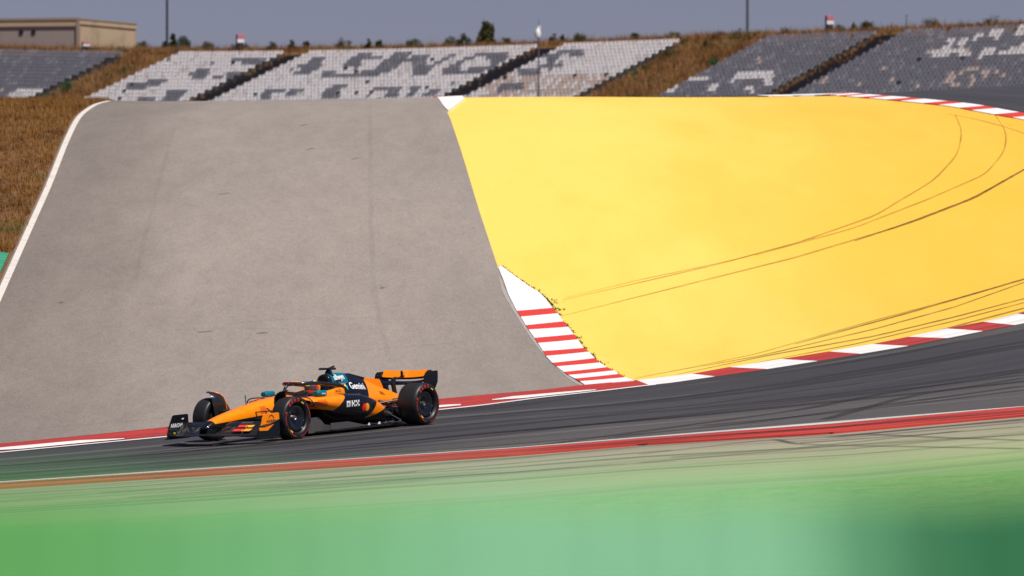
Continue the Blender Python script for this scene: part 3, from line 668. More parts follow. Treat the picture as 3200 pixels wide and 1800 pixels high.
PAT = {
 'A': ('g', [('w', Z3([(80, 800), (390, 785), (300, 850), (270, 900), (40, 900)])), ('g', Z3([(150, 850), (270, 840), (260, 905), (150, 905)]))]),
 'B': ('w', [('g', Z3([(2040, 505), (2365, 505), (2330, 575), (2200, 560), (2040, 545)])), ('g', Z3([(1760, 590), (1880, 600), (1830, 690), (1990, 660), (1960, 700), (1730, 710), (1690, 650)])),
             ('g', Z3([(1120, 720), (1290, 715), (1380, 690), (1510, 700), (1450, 735), (1290, 780), (1100, 780)])), ('g', Z3([(2020, 640), (2180, 625), (2100, 700), (2000, 700)])),
             ('g', Z3([(1500, 790), (1690, 785), (1620, 840), (1580, 915), (1400, 915), (1470, 840)])), ('g', Z3([(1230, 860), (1390, 850), (1350, 915), (1220, 915)]))]),
 'C': ('w', [('g', Z4([(490, 490), (625, 490), (540, 620), (400, 660), (310, 650), (400, 600), (290, 620), (300, 585), (430, 575), (470, 540)])),
             ('g', Z4([(900, 478), (1135, 475), (1100, 525), (950, 525), (890, 605), (760, 595), (810, 530)])), ('g', Z4([(600, 615), (670, 615), (700, 650), (840, 640), (800, 695), (540, 700)])),
             ('g', Z4([(1230, 470), (1390, 468), (1300, 535), (1060, 670), (830, 668), (1070, 590), (1150, 520)])),
             ('g', Z4([(1440, 470), (1540, 468), (1510, 545), (1300, 560), (1150, 655), (1080, 650), (1350, 520)])), ('g', Z4([(1390, 555), (1525, 550), (1460, 670), (1380, 675)])),
             ('g', Z4([(1760, 460), (1855, 458), (1700, 520), (1560, 605), (1490, 660), (1510, 585), (1680, 510)])),
             ('w', Z4([(1830, 540), (1950, 510), (2090, 508), (2060, 590), (1820, 612)])), ('g', Z4([(2010, 458), (2265, 452), (2230, 510), (2160, 570), (2060, 625), (1900, 655), (1650, 670), (1640, 615), (1750, 560), (1850, 510)])),
             ('w', Z4([(120, 835), (270, 800), (260, 850), (130, 865)])), ('g', Z4([(180, 772), (450, 768), (400, 815), (270, 850), (100, 870), (0, 885), (60, 805)])),
             ('g', Z4([(670, 758), (815, 755), (740, 800), (725, 880), (550, 880), (580, 810)])), ('w', Z4([(1010, 803), (1155, 800), (1135, 852), (1000, 852)])),
             ('g', Z4([(1050, 758), (1325, 752), (1280, 810), (1250, 870), (970, 870), (1000, 800)])), ('g', Z4([(1380, 748), (1485, 745), (1420, 810), (1340, 850)])), ('g', Z4([(1550, 800), (1655, 775), (1580, 860), (1430, 860)]))]),
 'D': ('w', [('g', Z5([(385, 440), (630, 435), (622, 495), (510, 500), (500, 470), (380, 470)])), ('g', Z5([(250, 480), (420, 480), (370, 550), (450, 540), (430, 595), (340, 615), (230, 600), (240, 560), (310, 555)])),
             ('g', Z5([(60, 595), (170, 590), (240, 615), (230, 655), (30, 655)])), ('g', Z5([(0, 720), (110, 715), (90, 800), (-160, 820), (-120, 740)])), ('t', Z5([(-300, 660), (230, 650), (960, 660), (860, 840), (-300, 860)]))]),
 'E': ('g', [('w', Z5([(1500, 678), (1735, 668), (1720, 722), (1640, 728), (1500, 718)])), ('w', Z5([(1400, 715), (1520, 700), (1440, 830), (1300, 830)])), ('w', Z5([(1760, 738), (1875, 722), (1800, 792), (1720, 795)])), ('w', Z5([(1880, 690), (2015, 678), (1960, 725)])),
             ('w', Z5([(2010, 648), (2325, 632), (2310, 745), (2235, 750), (2260, 685), (2000, 685)])), ('w', Z5([(2080, 765), (2165, 760), (2150, 810), (2085, 810)]))]),
 'F': ('g', [('w', Z6([(1720, 455), (1900, 395), (1955, 440), (1880, 505), (1740, 495)])), ('w', Z6([(1960, 430), (2020, 310), (2070, 315), (2010, 425), (2120, 485), (2000, 505)])), ('w', Z6([(1880, 340), (1960, 350), (1930, 385), (1870, 380)])), ('w', Z6([(2130, 300), (2195, 270), (2180, 335), (2110, 345)])),
             ('w', Z6([(2245, 280), (2375, 235), (2350, 335), (2260, 325)])), ('w', Z6([(2440, 230), (2900, 205), (2900, 290), (2480, 320)])), ('w', Z6([(2165, 440), (2300, 415), (2280, 485), (2155, 505)])), ('w', Z6([(2420, 400), (2900, 350), (2900, 440), (2430, 465)])), ('w', Z6([(2340, 460), (2420, 455), (2400, 490), (2330, 490)])),
             ('t', Z6([(620, 700), (850, 635), (780, 720), (620, 765)])), ('t', Z6([(1080, 720), (1310, 595), (1200, 725), (1050, 780)])), ('t', Z6([(1600, 745), (2100, 590), (2500, 640), (2000, 750)]))]),
}
BLOCKS = [('A', -420, 385, 'grey seat bank with a few white seats below the tan building'), ('B', 550, 887, 'white seat bank beside the grassy strip, left of the first stairway'),
          ('C', 957, 1673, 'widest white seat bank with grey lettering between two dark stairways'), ('D', 1754, 2124, 'white seat bank with faded tan lower rows beside the bushy strip'),
          ('E', 2386, 2737, 'grey seat bank with white dashes low down, right of the bushy strip'), ('F', 2817, 3560, 'grey seat bank with white patches at the far right')]
NROW = 18
sv = {k: (np.array([v.co[:] for v in me.vertices]), [tuple(p.vertices) for p in me.polygons], [p.material_index for p in me.polygons]) for k, me in SEATS.items()}
cz, sz_ = math.cos(seat_rz), math.sin(seat_rz)
for key, u0, u1, lab in BLOCKS:
    k0, k1 = kt(u0), kt(u1); base, pats = PAT[key]
    ox, oy = ks((k0+k1)/2, 0); root = empty('grandstand_block', (ox, oy, float(ztop((k0+k1)/2))-10))
    tag(root, lab, 'grandstand', 'seat banks on the hillside')
    inv = Vector(root.location)
    # terrace steps, one part per row
    for i in range(NROW):
        mb = MB(); s0 = -i*ROW_D-.45; pts = []
        for k in np.linspace(k0-.2, k1+.2, 9):
            zt = float(ztop(k))-.8-i*ROW_H; q = []
            for s_, z_ in ((s0, zt), (s0, zt-.75), (s0+ROW_D+.12, zt-.75), (s0+ROW_D+.12, zt)):
                x, y = ks(k, s_); q.append((x-inv.x, y-inv.y, z_-inv.z))
            pts.append(q)
        mb.loft(pts); mb.build('terrace_step', M_terr, root)
    todo = []
    for i in range(NROW):
        for k in np.arange(k0+.3, k1-.2, SEAT_P):
            kk = k+random.uniform(-.02, .02); x, y = ks(kk, -i*ROW_D); z = float(ztop(kk))-.8-i*ROW_H+.001
            px = to_px(x, y, z+.6)
            if not (-40 < px[0] < 3240): continue
            c = base
            for cc, poly in pats:
                if inside(px, poly):
                    if cc == 't' and random.random() > (.6 if key == 'D' else .33): continue
                    c = cc; break
            r_ = random.random()
            if r_ < .006: continue
            if c == base and r_ < .012: c = 'g' if base == 'w' else 't'
            if c == 'w' and random.random() < .12: c = 'v'
            if c == 'g' and random.random() < .14: c = 'h'
            todo.append((y, x, z, c, px[1]))
    vis = [t for t in todo if t[4] < 322]
    near_first = sorted(vis, key=lambda t: t[0])
    single = set(id(t) for t in near_first[:300])
    mer = {}
    V = []; Fc = []; Mi = []; nv = 0; mats = [M_seatw, M_seatt, M_seatg, M_dot, M_seatv, M_seath]; mi_of = {'w': 0, 't': 1, 'g': 2, 'v': 4, 'h': 5}
    for t in todo:
        y, x, z, c, _ = t; a = seat_rz+random.uniform(-.05, .05)
        if id(t) in single:
            o = bpy.data.objects.new('seat', SEATS[c]); col.objects.link(o); o.parent = root
            o.location = (x-inv.x, y-inv.y, z-inv.z); o.rotation_euler = (0, 0, a)
        else:
            v, f, m = sv[c]; ca, sa = math.cos(a), math.sin(a)
            V.append(np.c_[v[:, 0]*ca-v[:, 1]*sa+x-inv.x, v[:, 0]*sa+v[:, 1]*ca+y-inv.y, v[:, 2]+z-inv.z])
            Fc += [tuple(i_+nv for i_ in q) for q in f]; Mi += [3 if q else mi_of[c] for q in m]; nv += len(v)
    if V:
        o = mesh_obj('seats', np.concatenate(V), Fc, mats, root, midx=Mi); o['kind'] = 'stuff'
# stairways between the blocks
for (ua, ub, lab) in ((887, 957, 'dark concrete stairway between the two leftmost white seat banks'), (1673, 1754, 'dark concrete stairway right of the widest white seat bank, behind the camera post'), (2737, 2817, 'weedy dark stairway between the two grey seat banks on the right')):
    ka, kb_ = kt(ua), kt(ub); ox, oy = ks((ka+kb_)/2, -8); root = empty('stairway', (ox, oy, float(ztop((ka+kb_)/2))-5)); tag(root, lab, 'stairway', 'stairways between seat banks')
    inv = Vector(root.location)
    for i in range(NROW*2):
        s0 = .6-i*ROW_D/2; mb = MB(); pts = []
        for k in (ka-.1, kb_+.1):
            zt = float(ztop(k))-.62-i*ROW_H/2; q = []
            for s_, z_ in ((s0-ROW_D/2, zt), (s0-ROW_D/2, zt-.6), (s0+.05, zt-.6), (s0+.05, zt)):
                x, y = ks(k, s_); q.append((x-inv.x, y-inv.y, z_-inv.z))
            pts.append(q)
        mb.loft(pts); mb.build('stair_step', M_stair, root)
# dry grass on the hillside strips and along the skyline
P = []
for (ua, ub, nn_) in ((385, 550, 7000), (2124, 2386, 9000), (-420, 3560, 22000), (887, 957, 50), (1673, 1754, 30), (2737, 2817, 160)):
    ka, kb_ = kt(ua), kt(ub); wide = ub-ua > 1000
    k = rng.uniform(ka+.1, kb_-.1, nn_); s = rng.uniform(.9, 6, nn_)**1.0 if wide else rng.uniform(-20, 3, nn_)
    if not wide and nn_ < 1000: k = np.where(rng.random(nn_) < .8, ka+.2+rng.random(nn_)*.5, k)
    q = Q0[None]+RV[None]*k[:, None]+PV[None]*s[:, None]; P.append(np.c_[q, terr(q[:, 0], q[:, 1])+(.4 if (not wide and nn_ < 1000) else 0)])
P = np.concatenate(P)
M_dryh = mat_grass('hill_dry_grass', [(.13, .062, .022), (.27, .13, .048), (.34, .185, .075), (.12, .11, .035)], .22)
tufts(P, rng.uniform(.20, .75, len(P))*rng.choice([.6, 1, 1.2, 1.7], len(P), p=[.4, .3, .2, .1]), .05, 4, M_dryh, 'hillside_dry_grass', label='dry brown grass on the hillside and along the skyline', seed=9)

# shrubs and trees
M_leaf = [mat_grass('shrub_leaf_dark', [(.022, .040, .014), (.045, .065, .02), (.07, .085, .03)], .9), mat_grass('shrub_leaf_olive', [(.05, .055, .018), (.085, .085, .03), (.13, .10, .04)], .9), mat_grass('shrub_leaf_fresh', [(.03, .09, .02), (.05, .13, .035), (.08, .15, .05)], .9)]
M_bark = simple('bark', (.09, .065, .045), .9)
def shrub(name, x, y, z, h, wd, kind, lab, cat, group, seed, conic=False):
    root = empty(name, (x, y, z)); tag(root, lab, cat, group); g = np.random.default_rng(seed)
    mb = MB(); th = h*(.35 if conic else .3)
    if conic:
        mb.tube([(0, 0, -.2), (.02, 0, h*.4), (0, .02, h*.85)], [.07*h/2, .045*h/2, .012], 8)
    for i in range(5):
        a = i*1.3+g.random(); r_ = wd*.28
        mb.tube([(0, 0, -.15), (math.cos(a)*r_*.5, math.sin(a)*r_*.5, h*.3), (math.cos(a)*r_, math.sin(a)*r_, h*.62)], [.03*h, .022*h, .008*h], 6)
    mb.build('trunk', M_bark, root)
    nc = 16 if not conic else 34; V = []; nv = 0; Fc = []
    for c in range(nc):
        if conic:
            zc = h*(.12+.84*g.random()); rr = wd*.55*(1.06-zc/h); a = g.uniform(0, 6.28); rad = rr*math.sqrt(g.random()); cr = wd*.16
        else:
            a = g.uniform(0, 6.28); rad = wd*.42*math.sqrt(g.random()); zc = h*(.25+.55*g.random())*(1-.45*(rad/(wd*.45))**2); cr = min(wd, h)*g.uniform(.16, .30)
        cx, cy = math.cos(a)*rad, math.sin(a)*rad; m = 60
        d = g.normal(size=(m, 3)); d /= np.linalg.norm(d, axis=1)[:, None]; d *= cr*g.uniform(.35, 1.1, (m, 1))
        ctr = d+np.array([cx, cy, zc]); ls = h*g.uniform(.035, .07, (m, 1))
        e1 = g.normal(size=(m, 3)); e1 /= np.linalg.norm(e1, axis=1)[:, None]; e2 = g.normal(size=(m, 3)); e2 /= np.linalg.norm(e2, axis=1)[:, None]
        q = np.stack([ctr-e1*ls, ctr+e2*ls*.5, ctr+e1*ls, ctr-e2*ls*.5], 1); q[:, :, 2] = np.maximum(q[:, :, 2], -.05)
        V.append(q.reshape(-1, 3)); Fc += [(nv+4*i, nv+4*i+1, nv+4*i+2, nv+4*i+3) for i in range(m)]; nv += 4*m
    mesh_obj('crown', np.concatenate(V), Fc, M_leaf[kind], root); return root
def at_top(u, s):                   # ground point s metres behind the top row under photo column u
    t = (u-1600)/F; lo, hi = -120., 140.
    for _ in range(50):
        m_ = (lo+hi)/2; x, y = ks(m_, s)
        if x/y < t: lo = m_
        else: hi = m_
    x, y = ks(lo, s); return x, y, float(terr(x, y))
ORD = ['first', 'second', 'third', 'fourth', 'fifth', 'sixth', 'seventh', 'eighth', 'ninth', 'tenth', 'eleventh', 'twelfth', 'thirteenth', 'fourteenth', 'fifteenth', 'sixteenth']
sk = [  # photo column, top row, half width px, leaf kind, where
 (297, 150, 20, 1, 'A'), (337, 158, 10, 1, 'A'), (646, 130, 17, 1, 'B'), (751, 130, 22, 1, 'B'), (852, 133, 12, 1, 'B'),
 (913, 125, 11, 0, 'S'), (957, 117, 7, 0, 'C'), (1072, 124, 30, 1, 'C'), (1151, 124, 9, 0, 'C'), (1186, 118, 10, 0, 'C'), (1290, 117, 27, 0, 'C'), (1411, 116, 25, 0, 'C'), (1450, 110, 17, 0, 'C'), (1583, 110, 12, 0, 'C'),
 (1726, 103, 11, 0, 'D'), (1757, 108, 10, 0, 'D'), (1813, 100, 17, 1, 'D'), (1984, 100, 10, 0, 'D'), (2100, 99, 20, 1, 'D'),
 (2260, 100, 20, 1, 'G'), (2306, 95, 18, 1, 'G'), (2372, 100, 7, 0, 'E'), (2464, 88, 20, 1, 'E'), (2623, 75, 13, 0, 'E'), (2667, 70, 8, 0, 'E'), (2707, 60, 18, 0, 'E'), (2908, 57, 22, 1, 'F'), (3107, 54, 28, 1, 'F')]
where = {'A': 'on the skyline by the tan building', 'B': 'above the left white seat bank', 'S': 'at the top of the left stairway', 'C': 'above the widest white seat bank', 'D': 'above the seats right of the camera post', 'G': 'at the head of the right grassy strip', 'E': 'above the grey seats by the right sign', 'F': 'above the far right grey seats'}
tot = {}; cnt = {}
for q in sk: tot[q[4]] = tot.get(q[4], 0)+1
for i, (u, vt, hw, kd, wh) in enumerate(sk):
    s = 2.2+(i % 4)*.8; x, y, z = at_top(u, s); ztp = (HOR-vt)/F*y; h = max(ztp-z+.35, .6); wd = 2*hw/F*y*1.3
    o_n = cnt.get(wh, 0); cnt[wh] = o_n+1
    side = (ORD[o_n]+' from left ') if tot[wh] > 1 else ''
    shrub('shrub', x, y, z-.05, h, wd, kd, ('dark green' if kd == 0 else 'olive')+' shrub, '+side+where[wh], 'shrub', 'shrubs along the skyline', 100+i)
for i, (u, vt, hw, kd, con, lab) in enumerate(((444, 120, 19, 0, False, 'round dark green bush just right of the tan building'), (520, 115, 14, 0, False, 'small dark tree left of the left mast on the skyline'), (541, 108, 14, 0, True, 'dark conical tree behind the left floodlight mast'), (574, 107, 24, 0, False, 'broad dark green tree just right of the left mast'), (1521, 68, 36, 1, True, 'tallest dark green tree on the skyline above the white seats'))):
    x, y, z = at_top(u, 16+3*i); h = (HOR-vt)/F*y-z+.1; shrub('tree', x, y, z-.05, h, 2*hw/F*y*1.2, kd, lab, 'tree', 'trees on the skyline', 200+i, con)
for i, (u, v, hw, hp, kd, lab) in enumerate(((213, 288, 20, 36, 2, 'fresh green bush at the foot of the left grassy strip'), (384, 232, 12, 22, 1, 'olive bush halfway up the left grassy strip'), (412, 210, 9, 16, 1, 'small olive bush in the left grassy strip near its top'), (315, 205, 10, 18, 1, 'olive bush at the right edge of the leftmost grey seats'),
        (2089, 182, 22, 30, 1, 'olive bush at the upper right edge of the white seats'), (2016, 226, 18, 24, 1, 'olive bush on the left edge of the right grassy strip, midway up'), (1981, 244, 12, 22, 2, 'green bush low on the left edge of the right grassy strip'), (2232, 214, 23, 36, 2, 'bright green bush spilling onto the grey seats from the grassy strip'), (2140, 140, 14, 20, 1, 'olive bush beside the top right corner of the white seats'), (2075, 265, 8, 14, 1, 'small olive bush near the foot of the right grassy strip'), (2210, 150, 16, 22, 0, 'dark bush high in the right grassy strip'))):
    # on the slope: walk along s until the pixel row matches
    best = None
    for s in np.arange(-20, 3, .25):
        x, y, z = at_top(u, s); vv = HOR-F*z/y
        if best is None or abs(vv-v) < best[0]: best = (abs(vv-v), x, y, z)
    _, x, y, z = best; shrub('shrub', x, y, z-.05, hp/F*y+.3, 2*hw/F*y*1.15, kd, lab, 'shrub', 'bushes in the grassy strips', 300+i)

# ---- building, top left
M_bp = mat_paint('pinkish_wall_panels', (.30, .255, .235), worn=(.24, .20, .18), amount=.5, scale=.25)
M_bt = mat_paint('tan_stained_render', (.46, .36, .235), worn=(.23, .18, .125), amount=.75, scale=.35)
M_bb = mat_paint('brown_trim', (.31, .245, .19)); M_dark = simple('dark_opening', (.012, .012, .014), .4)
cy = 640.; cx = (245-1600)/F*cy; ctop = (HOR-55)/F*cy; cbase = float(terr(cx, cy))-.5
dl = Vector((-9.6, 2.0, 0)).normalized(); dr = Vector((6.9, 15.5, 0)).normalized()
bld = empty('building', (cx, cy, cbase)); tag(bld, 'low tan flat-roofed building with two small square openings, top left', 'building')
H = ctop-cbase; LL, LR = 26.0, 14.6
def bquad(name, mat, d, n_, a0, a1, z0, z1, out, th=.2):
    mb = MB(); v = []
    for z_ in (z0, z1):
        for a_, o_ in ((a0, out), (a1, out), (a1, out-th), (a0, out-th)):
            p = d*a_+n_*o_; v.append((p.x, p.y, z_))
    mb.add(v, [(0, 1, 2, 3), (4, 5, 6, 7), (0, 1, 5, 4), (1, 2, 6, 5), (2, 3, 7, 6), (3, 0, 4, 7)]); return mb.build(name, mat, bld)
nl = Vector((dl.y, -dl.x, 0)); nl = nl if nl.y < 0 else -nl
nr = Vector((dr.y, -dr.x, 0)); nr = nr if nr.x > 0 else -nr
bquad('wall', M_bp, dl, nl, .25, LL, 0, H-1.0, -.1, .3)
bquad('wall', M_bt, dr, nr, .3, LR, 0, H-.75, -.05, .3)
bquad('parapet', M_bt, dl, nl, 0, LL, H-1.0, H-.28, .06, .5)
bquad('parapet', M_bt, dr, nr, -.05, LR+.05, H-.75, H-.2, .06, .45)
bquad('roof_trim', M_bb, dl, nl, -.1, LL, H-.28, H, .14, .6)
bquad('roof_trim', M_bb, dr, nr, -.1, LR+.1, H-.2, H-.05, .12, .5)
bquad('corner_pillar', M_bb, dl, nl, -.12, .25, 0, H-.28, .12, .5)
ends = [dl*LL, dr*LR, dl*LL+dr*LR]
mb = MB(); z_ = H-.9; mb.add([(0, 0, z_), (ends[1].x, ends[1].y, z_), (ends[2].x, ends[2].y, z_), (ends[0].x, ends[0].y, z_)], [(0, 1, 2, 3)]); mb.build('roof', M_conc, bld)
for a_ in (7.1, 5.58):
    bquad('opening', M_dark, dl, nl, a_-.24, a_+.24, H-1.9, H-1.4, .0, .15); 
for a_ in np.arange(3.2, LL, 3.2): bquad('panel_joint', M_bb, dl, nl, a_-.02, a_+.02, 0, H-1.0, -.085, .1)
bquad('ledge', M_bb, dl, nl, 9.2, 10.6, H-4.55, H-4.4, .05, .2)
# back walls so that it stands as a box
for a, b_, m_ in ((ends[0], ends[2], M_bp), (ends[1], ends[2], M_bt)):
    mb = MB(); d = (b_-a).normalized(); nn_ = Vector((d.y, -d.x, 0))*.15
    mb.add([tuple(a-nn_), tuple(b_-nn_), tuple(b_+nn_), tuple(a+nn_)]+[tuple(p+Vector((0, 0, H-.3))) for p in (a-nn_, b_-nn_, b_+nn_, a+nn_)], [(0, 1, 2, 3), (4, 5, 6, 7), (0, 1, 5, 4), (1, 2, 6, 5), (2, 3, 7, 6), (3, 0, 4, 7)]); mb.build('wall', m_, bld)

# ---- masts
M_mast = simple('grey_mast_steel', (.12, .13, .15), .5, metal=.2); M_mastd = simple('dark_mast_steel', (.035, .04, .055), .5, metal=.2); M_whitem = simple('white_housing', (.75, .75, .76), .4)
def mast(u, s, mat, wpx, lab):
    x, y, z = at_top(u, s); root = empty('floodlight_mast', (x, y, z)); tag(root, lab, 'mast', 'tall masts on the skyline'); r_ = wpx/F*y/2
    mb = MB(); mb.tube([(0, 0, -.4), (0, 0, 8), (0, 0, 20)], [r_*1.1, r_, r_*.7], 12); mb.build('pole', mat, root, smooth=True)
    mb = MB(); mb.lathe([(0, .01), (.0, r_*2.2), (.06, r_*2.2), (.06, .01)], 12); o = mb.build('base_plate', mat, root); o.rotation_euler = (R(90), 0, 0); o.location = (0, 0, 0)
    mb = MB(); mb.box(-1.3, 1.3, -.07, .07, 19.9, 20.05)
    mb.build('crossbar', mat, root)
    for k in (-1, 0, 1):
        mb = MB(); mb.prism([(-.3, -.25), (.3, -.25), (.35, .3), (-.35, .3)], -.12, .14); o = mb.build('floodlight', mat, root); o.location = (k, -.16, 19.6); o.rotation_euler = (R(25), 0, 0)
    return root
mast(522, 9, M_mastd, 7.0, 'dark thin mast rising out of the picture near the tan building')
mast(2336, 5, M_mast, 8.5, 'grey mast rising out of the picture above the right grassy strip')
# banded joint on the left mast: the upper third is thicker
x, y, z = at_top(2833, 3); r0 = empty('thin_post', (x, y, z)); tag(r0, 'thin short post on the skyline above the far right stairway', 'post')
mb = MB(); mb.tube([(0, 0, -.2), (0, 0, 1.55)], [.05, .04], 8); mb.build('pole', M_mast, r0); mb = MB(); mb.lathe([(0, .005), (0, .08), (.1, .08), (.12, .005)], 10); o = mb.build('cap', M_mast, r0); o.rotation_euler = (R(90), 0, 0); o.location = (0, 0, 1.55)
# camera post in front of the stands
py_ = 430.; px_ = (1683-1600)/F*py_; pz = float(terr(px_, py_)); ph = (HOR-112)/F*py_-pz
r0 = empty('camera_post', (px_, py_, pz)); tag(r0, 'slim grey post with a white camera housing in front of the seats', 'camera post')
mb = MB(); mb.tube([(0, 0, -.3), (0, 0, ph*.5), (0, 0, ph)], [.09, .075, .06], 12); mb.build('pole', M_mast, r0, smooth=True)
mb = MB(); mb.tube([(.0, 0, ph), (.02, 0, ph+1.3)], [.025, .015], 8); mb.build('antenna', M_mastd, r0)
mb = MB(); mb.loft([[(math.cos(t)*a_, math.sin(t)*a_, z_) for t in np.linspace(0, 2*math.pi, 15)[:-1]] for a_, z_ in ((.10, -.35), (.22, -.25), (.25, 0), (.21, .25), (.10, .42))]); o = mb.build('camera_housing', M_whitem, r0, smooth=True); o.location = (-.06, -.12, ph+.15)
mb = MB(); mb.prism([(-.16, 0), (.16, 0), (.10, .26), (-.10, .26)], -.1, .1); o = mb.build('bracket', M_whitem, r0); o.location = (.05, -.05, ph+.55)
# ---- red and white sign totems
M_signr = simple('sign_red', (.50, .17, .20), .5); M_signw = simple('sign_white', (.8, .8, .82), .5); M_signb = simple('sign_post_dark', (.02, .022, .028), .5)
for u, s, vt, vb, lab in ((268, 1.6, 130, 168, 'dark totem with red and white top in front of the tan building'), (750, 2.2, 107, 148, 'dark totem with red and white top above the left white seats'), (2592, 2.2, 49, 100, 'dark totem with red and white top above the grey seats on the right')):
    x, y, z = at_top(u, s); h = (HOR-vt)/F*y-z; wd = .38
    root = empty('sign_totem', (x, y, z), R(25)); tag(root, lab, 'sign', 'red and white sign totems')
    mb = MB(); mb.box(-wd, wd*.9, -.16, .16, -.3, h*.52); mb.box(-wd-.07, -wd-.005, -.12, .12, -.3, h*.98); mb.build('post', M_signb, root, bevel=.02)
    mb = MB(); mb.box(-wd*1.0, wd*1.12, -.2, .2, h*.52+.003, h*.72); mb.build('white_panel', M_signw, root, bevel=.02)
    mb = MB(); mb.box(-wd*1.0, wd*1.12, -.2, .2, h*.72+.003, h); mb.build('red_panel', M_signr, root, bevel=.02)

# ================================================================== FOREGROUND BARRIER
BG = {'leaf': (.075, .255, .065), 'moss': (.095, .285, .10), 'sage': (.125, .33, .145), 'pale': (.155, .365, .20), 'pine': (.06, .20, .09), 'dark': (.018, .115, .045)}
M_b = {k: mat_paint('barrier_'+k+'_green', c, worn=tuple(x*1.15 for x in c), amount=.5, scale=1.5) for k, c in BG.items()}
for m_ in M_b.values(): m_.node_tree.nodes['Principled BSDF'].inputs['Specular IOR Level'].default_value = .15
by = 3.0; bar = empty('green_barrier', (0, by, float(terr(0, by)))); tag(bar, 'out-of-focus green board barrier along the bottom of the picture', 'barrier')
bz = -float(terr(0, by))
stops = [(-1.7, 'leaf'), (-1.1, 'pale'), (-.75, 'leaf'), (-.30, 'leaf'), (-.20, 'moss'), (-.10, 'sage'), (-.02, 'pale'), (.165, 'pale'), (.21, 'pine'), (.26, 'dark'), (.5, 'dark'), (.9, 'leaf'), (1.3, 'pale'), (1.8, 'moss')]
def bcol(x):
    xs = [s_[0] for s_ in stops]; return tuple(float(np.interp(x, xs, [BG[s_[1]][k] for s_ in stops])) for k in range(3))
edges = [-1.7]+list(np.arange(-1.5, -.3, .2))+list(np.arange(-.34, .36, .04))+list(np.arange(.5, 1.9, .2))
for i, (a_, b_) in enumerate(zip(edges[:-1], edges[1:])):
    z1 = -.131+(.004 if b_ > .2 else 0)+bz+random.uniform(-.002, .002); mb = MB(); c_ = bcol((a_+b_)/2)   # padded board, green stepped along the row, upper face sloping to the photographer
    m_ = mat_paint('barrier_stepped_green', c_, worn=tuple(x*1.12 for x in c_), amount=.5, scale=1.5); m_.node_tree.nodes['Principled BSDF'].inputs['Specular IOR Level'].default_value = .15
    mb.prism([(-.02, .05), (.26, .05), (.26, z1-.03), (.235, z1), (.20, z1), (-.02, z1-.17)], a_+.0006, b_-.0006, axis='X'); mb.build('board', m_, bar, bevel=.002)
for a_ in np.arange(-1.6, 1.9, .7):
    mb = MB(); mb.box(a_-.05, a_+.05, .262, .36, -.1, bz-.3); mb.build('post', M_b['dark'], bar, bevel=.006)

# ================================================================== RACING CAR
# local axes: +X forward (front axle at X=0), +Y to the car's left, +Z up
WB = 3.60
def car_paint(name, base, regions=(), rough=.3, coat=.35, metal=0.0):
    """paint with crisp flat colour fields: regions = (colour, convex outline in the car's X,Z side view)"""
    m, nt, b = new_mat(name)
    tc = N(nt, 'ShaderNodeTexCoord'); sp = N(nt, 'ShaderNodeSeparateXYZ'); nt.links.new(tc.outputs['Object'], sp.inputs[0])
    f = noise(nt, 6, 4); c = ramp(nt, f, [(.3, tuple(x*.93 for x in base)), (.7, tuple(min(1, x*1.05) for x in base))])
    for colr, poly in regions:
        cxm = sum(p[0] for p in poly)/len(poly); czm = sum(p[1] for p in poly)/len(poly); mask = None
        for i in range(len(poly)):
            (x0, z0), (x1, z1) = poly[i], poly[(i+1) % len(poly)]
            nx, nz = -(z1-z0), (x1-x0); c0 = -(nx*x0+nz*z0)
            if nx*cxm+nz*czm+c0 < 0: nx, nz, c0 = -nx, -nz, -c0
            t = math_n(nt, 'ADD', math_n(nt, 'ADD', math_n(nt, 'MULTIPLY', sp.outputs[0], nx), math_n(nt, 'MULTIPLY', sp.outputs[2], nz)), c0)
            g = math_n(nt, 'GREATER_THAN', t, 0.0); mask = g if mask is None else math_n(nt, 'MULTIPLY', mask, g)
        c = mix(nt, mask, c, colr)
    nt.links.new(c, b.inputs['Base Color']); b.inputs['Roughness'].default_value = rough
    b.inputs['Coat Weight'].default_value = coat; b.inputs['Coat Roughness'].default_value = .05; b.inputs['Metallic'].default_value = metal
    b.inputs['Specular IOR Level'].default_value = .3
    return m
ORG = (1.0, .255, .0); NAVY = (.0065, .0075, .011); TEAL = (.0, .155, .22); BLK = (.008, .008, .009); DKO = (.72, .13, .003)
C_org = car_paint('papaya_paint', ORG); C_navy = car_paint('navy_black_paint', NAVY, rough=.35); C_carb = car_paint('carbon_fibre', (.012, .012, .013), rough=.38, coat=.4)
C_grey = car_paint('grey_carbon', (.075, .07, .068), rough=.3, coat=.5)
C_teal = car_paint('teal_paint', TEAL); C_white = simple('white_decal', (.78, .78, .78), .4); C_red = simple('red_decal', (.72, .045, .02), .5); C_orgd = simple('amber_decal', (.95, .38, .02), .5)
C_blackd = simple('dark_decal', (.10, .022, .004), .5); C_yel = simple('yellow_decal', (.85, .60, .02), .5); C_tread = simple('tyre_tread', (.0115, .0105, .0105), .6, scale=20); C_side = simple('tyre_sidewall', (.0075, .0075, .008), .45)
C_metal = simple('bare_metal', (.45, .42, .38), .3, metal=.9); C_hub = simple('gloss_black_cover', (.006, .006, .008), .18, coat=.6)
C_trred = simple('tyre_red_print', (.47, .035, .02), .6); C_blue = simple('blue_paint', (.015, .06, .22), .3)

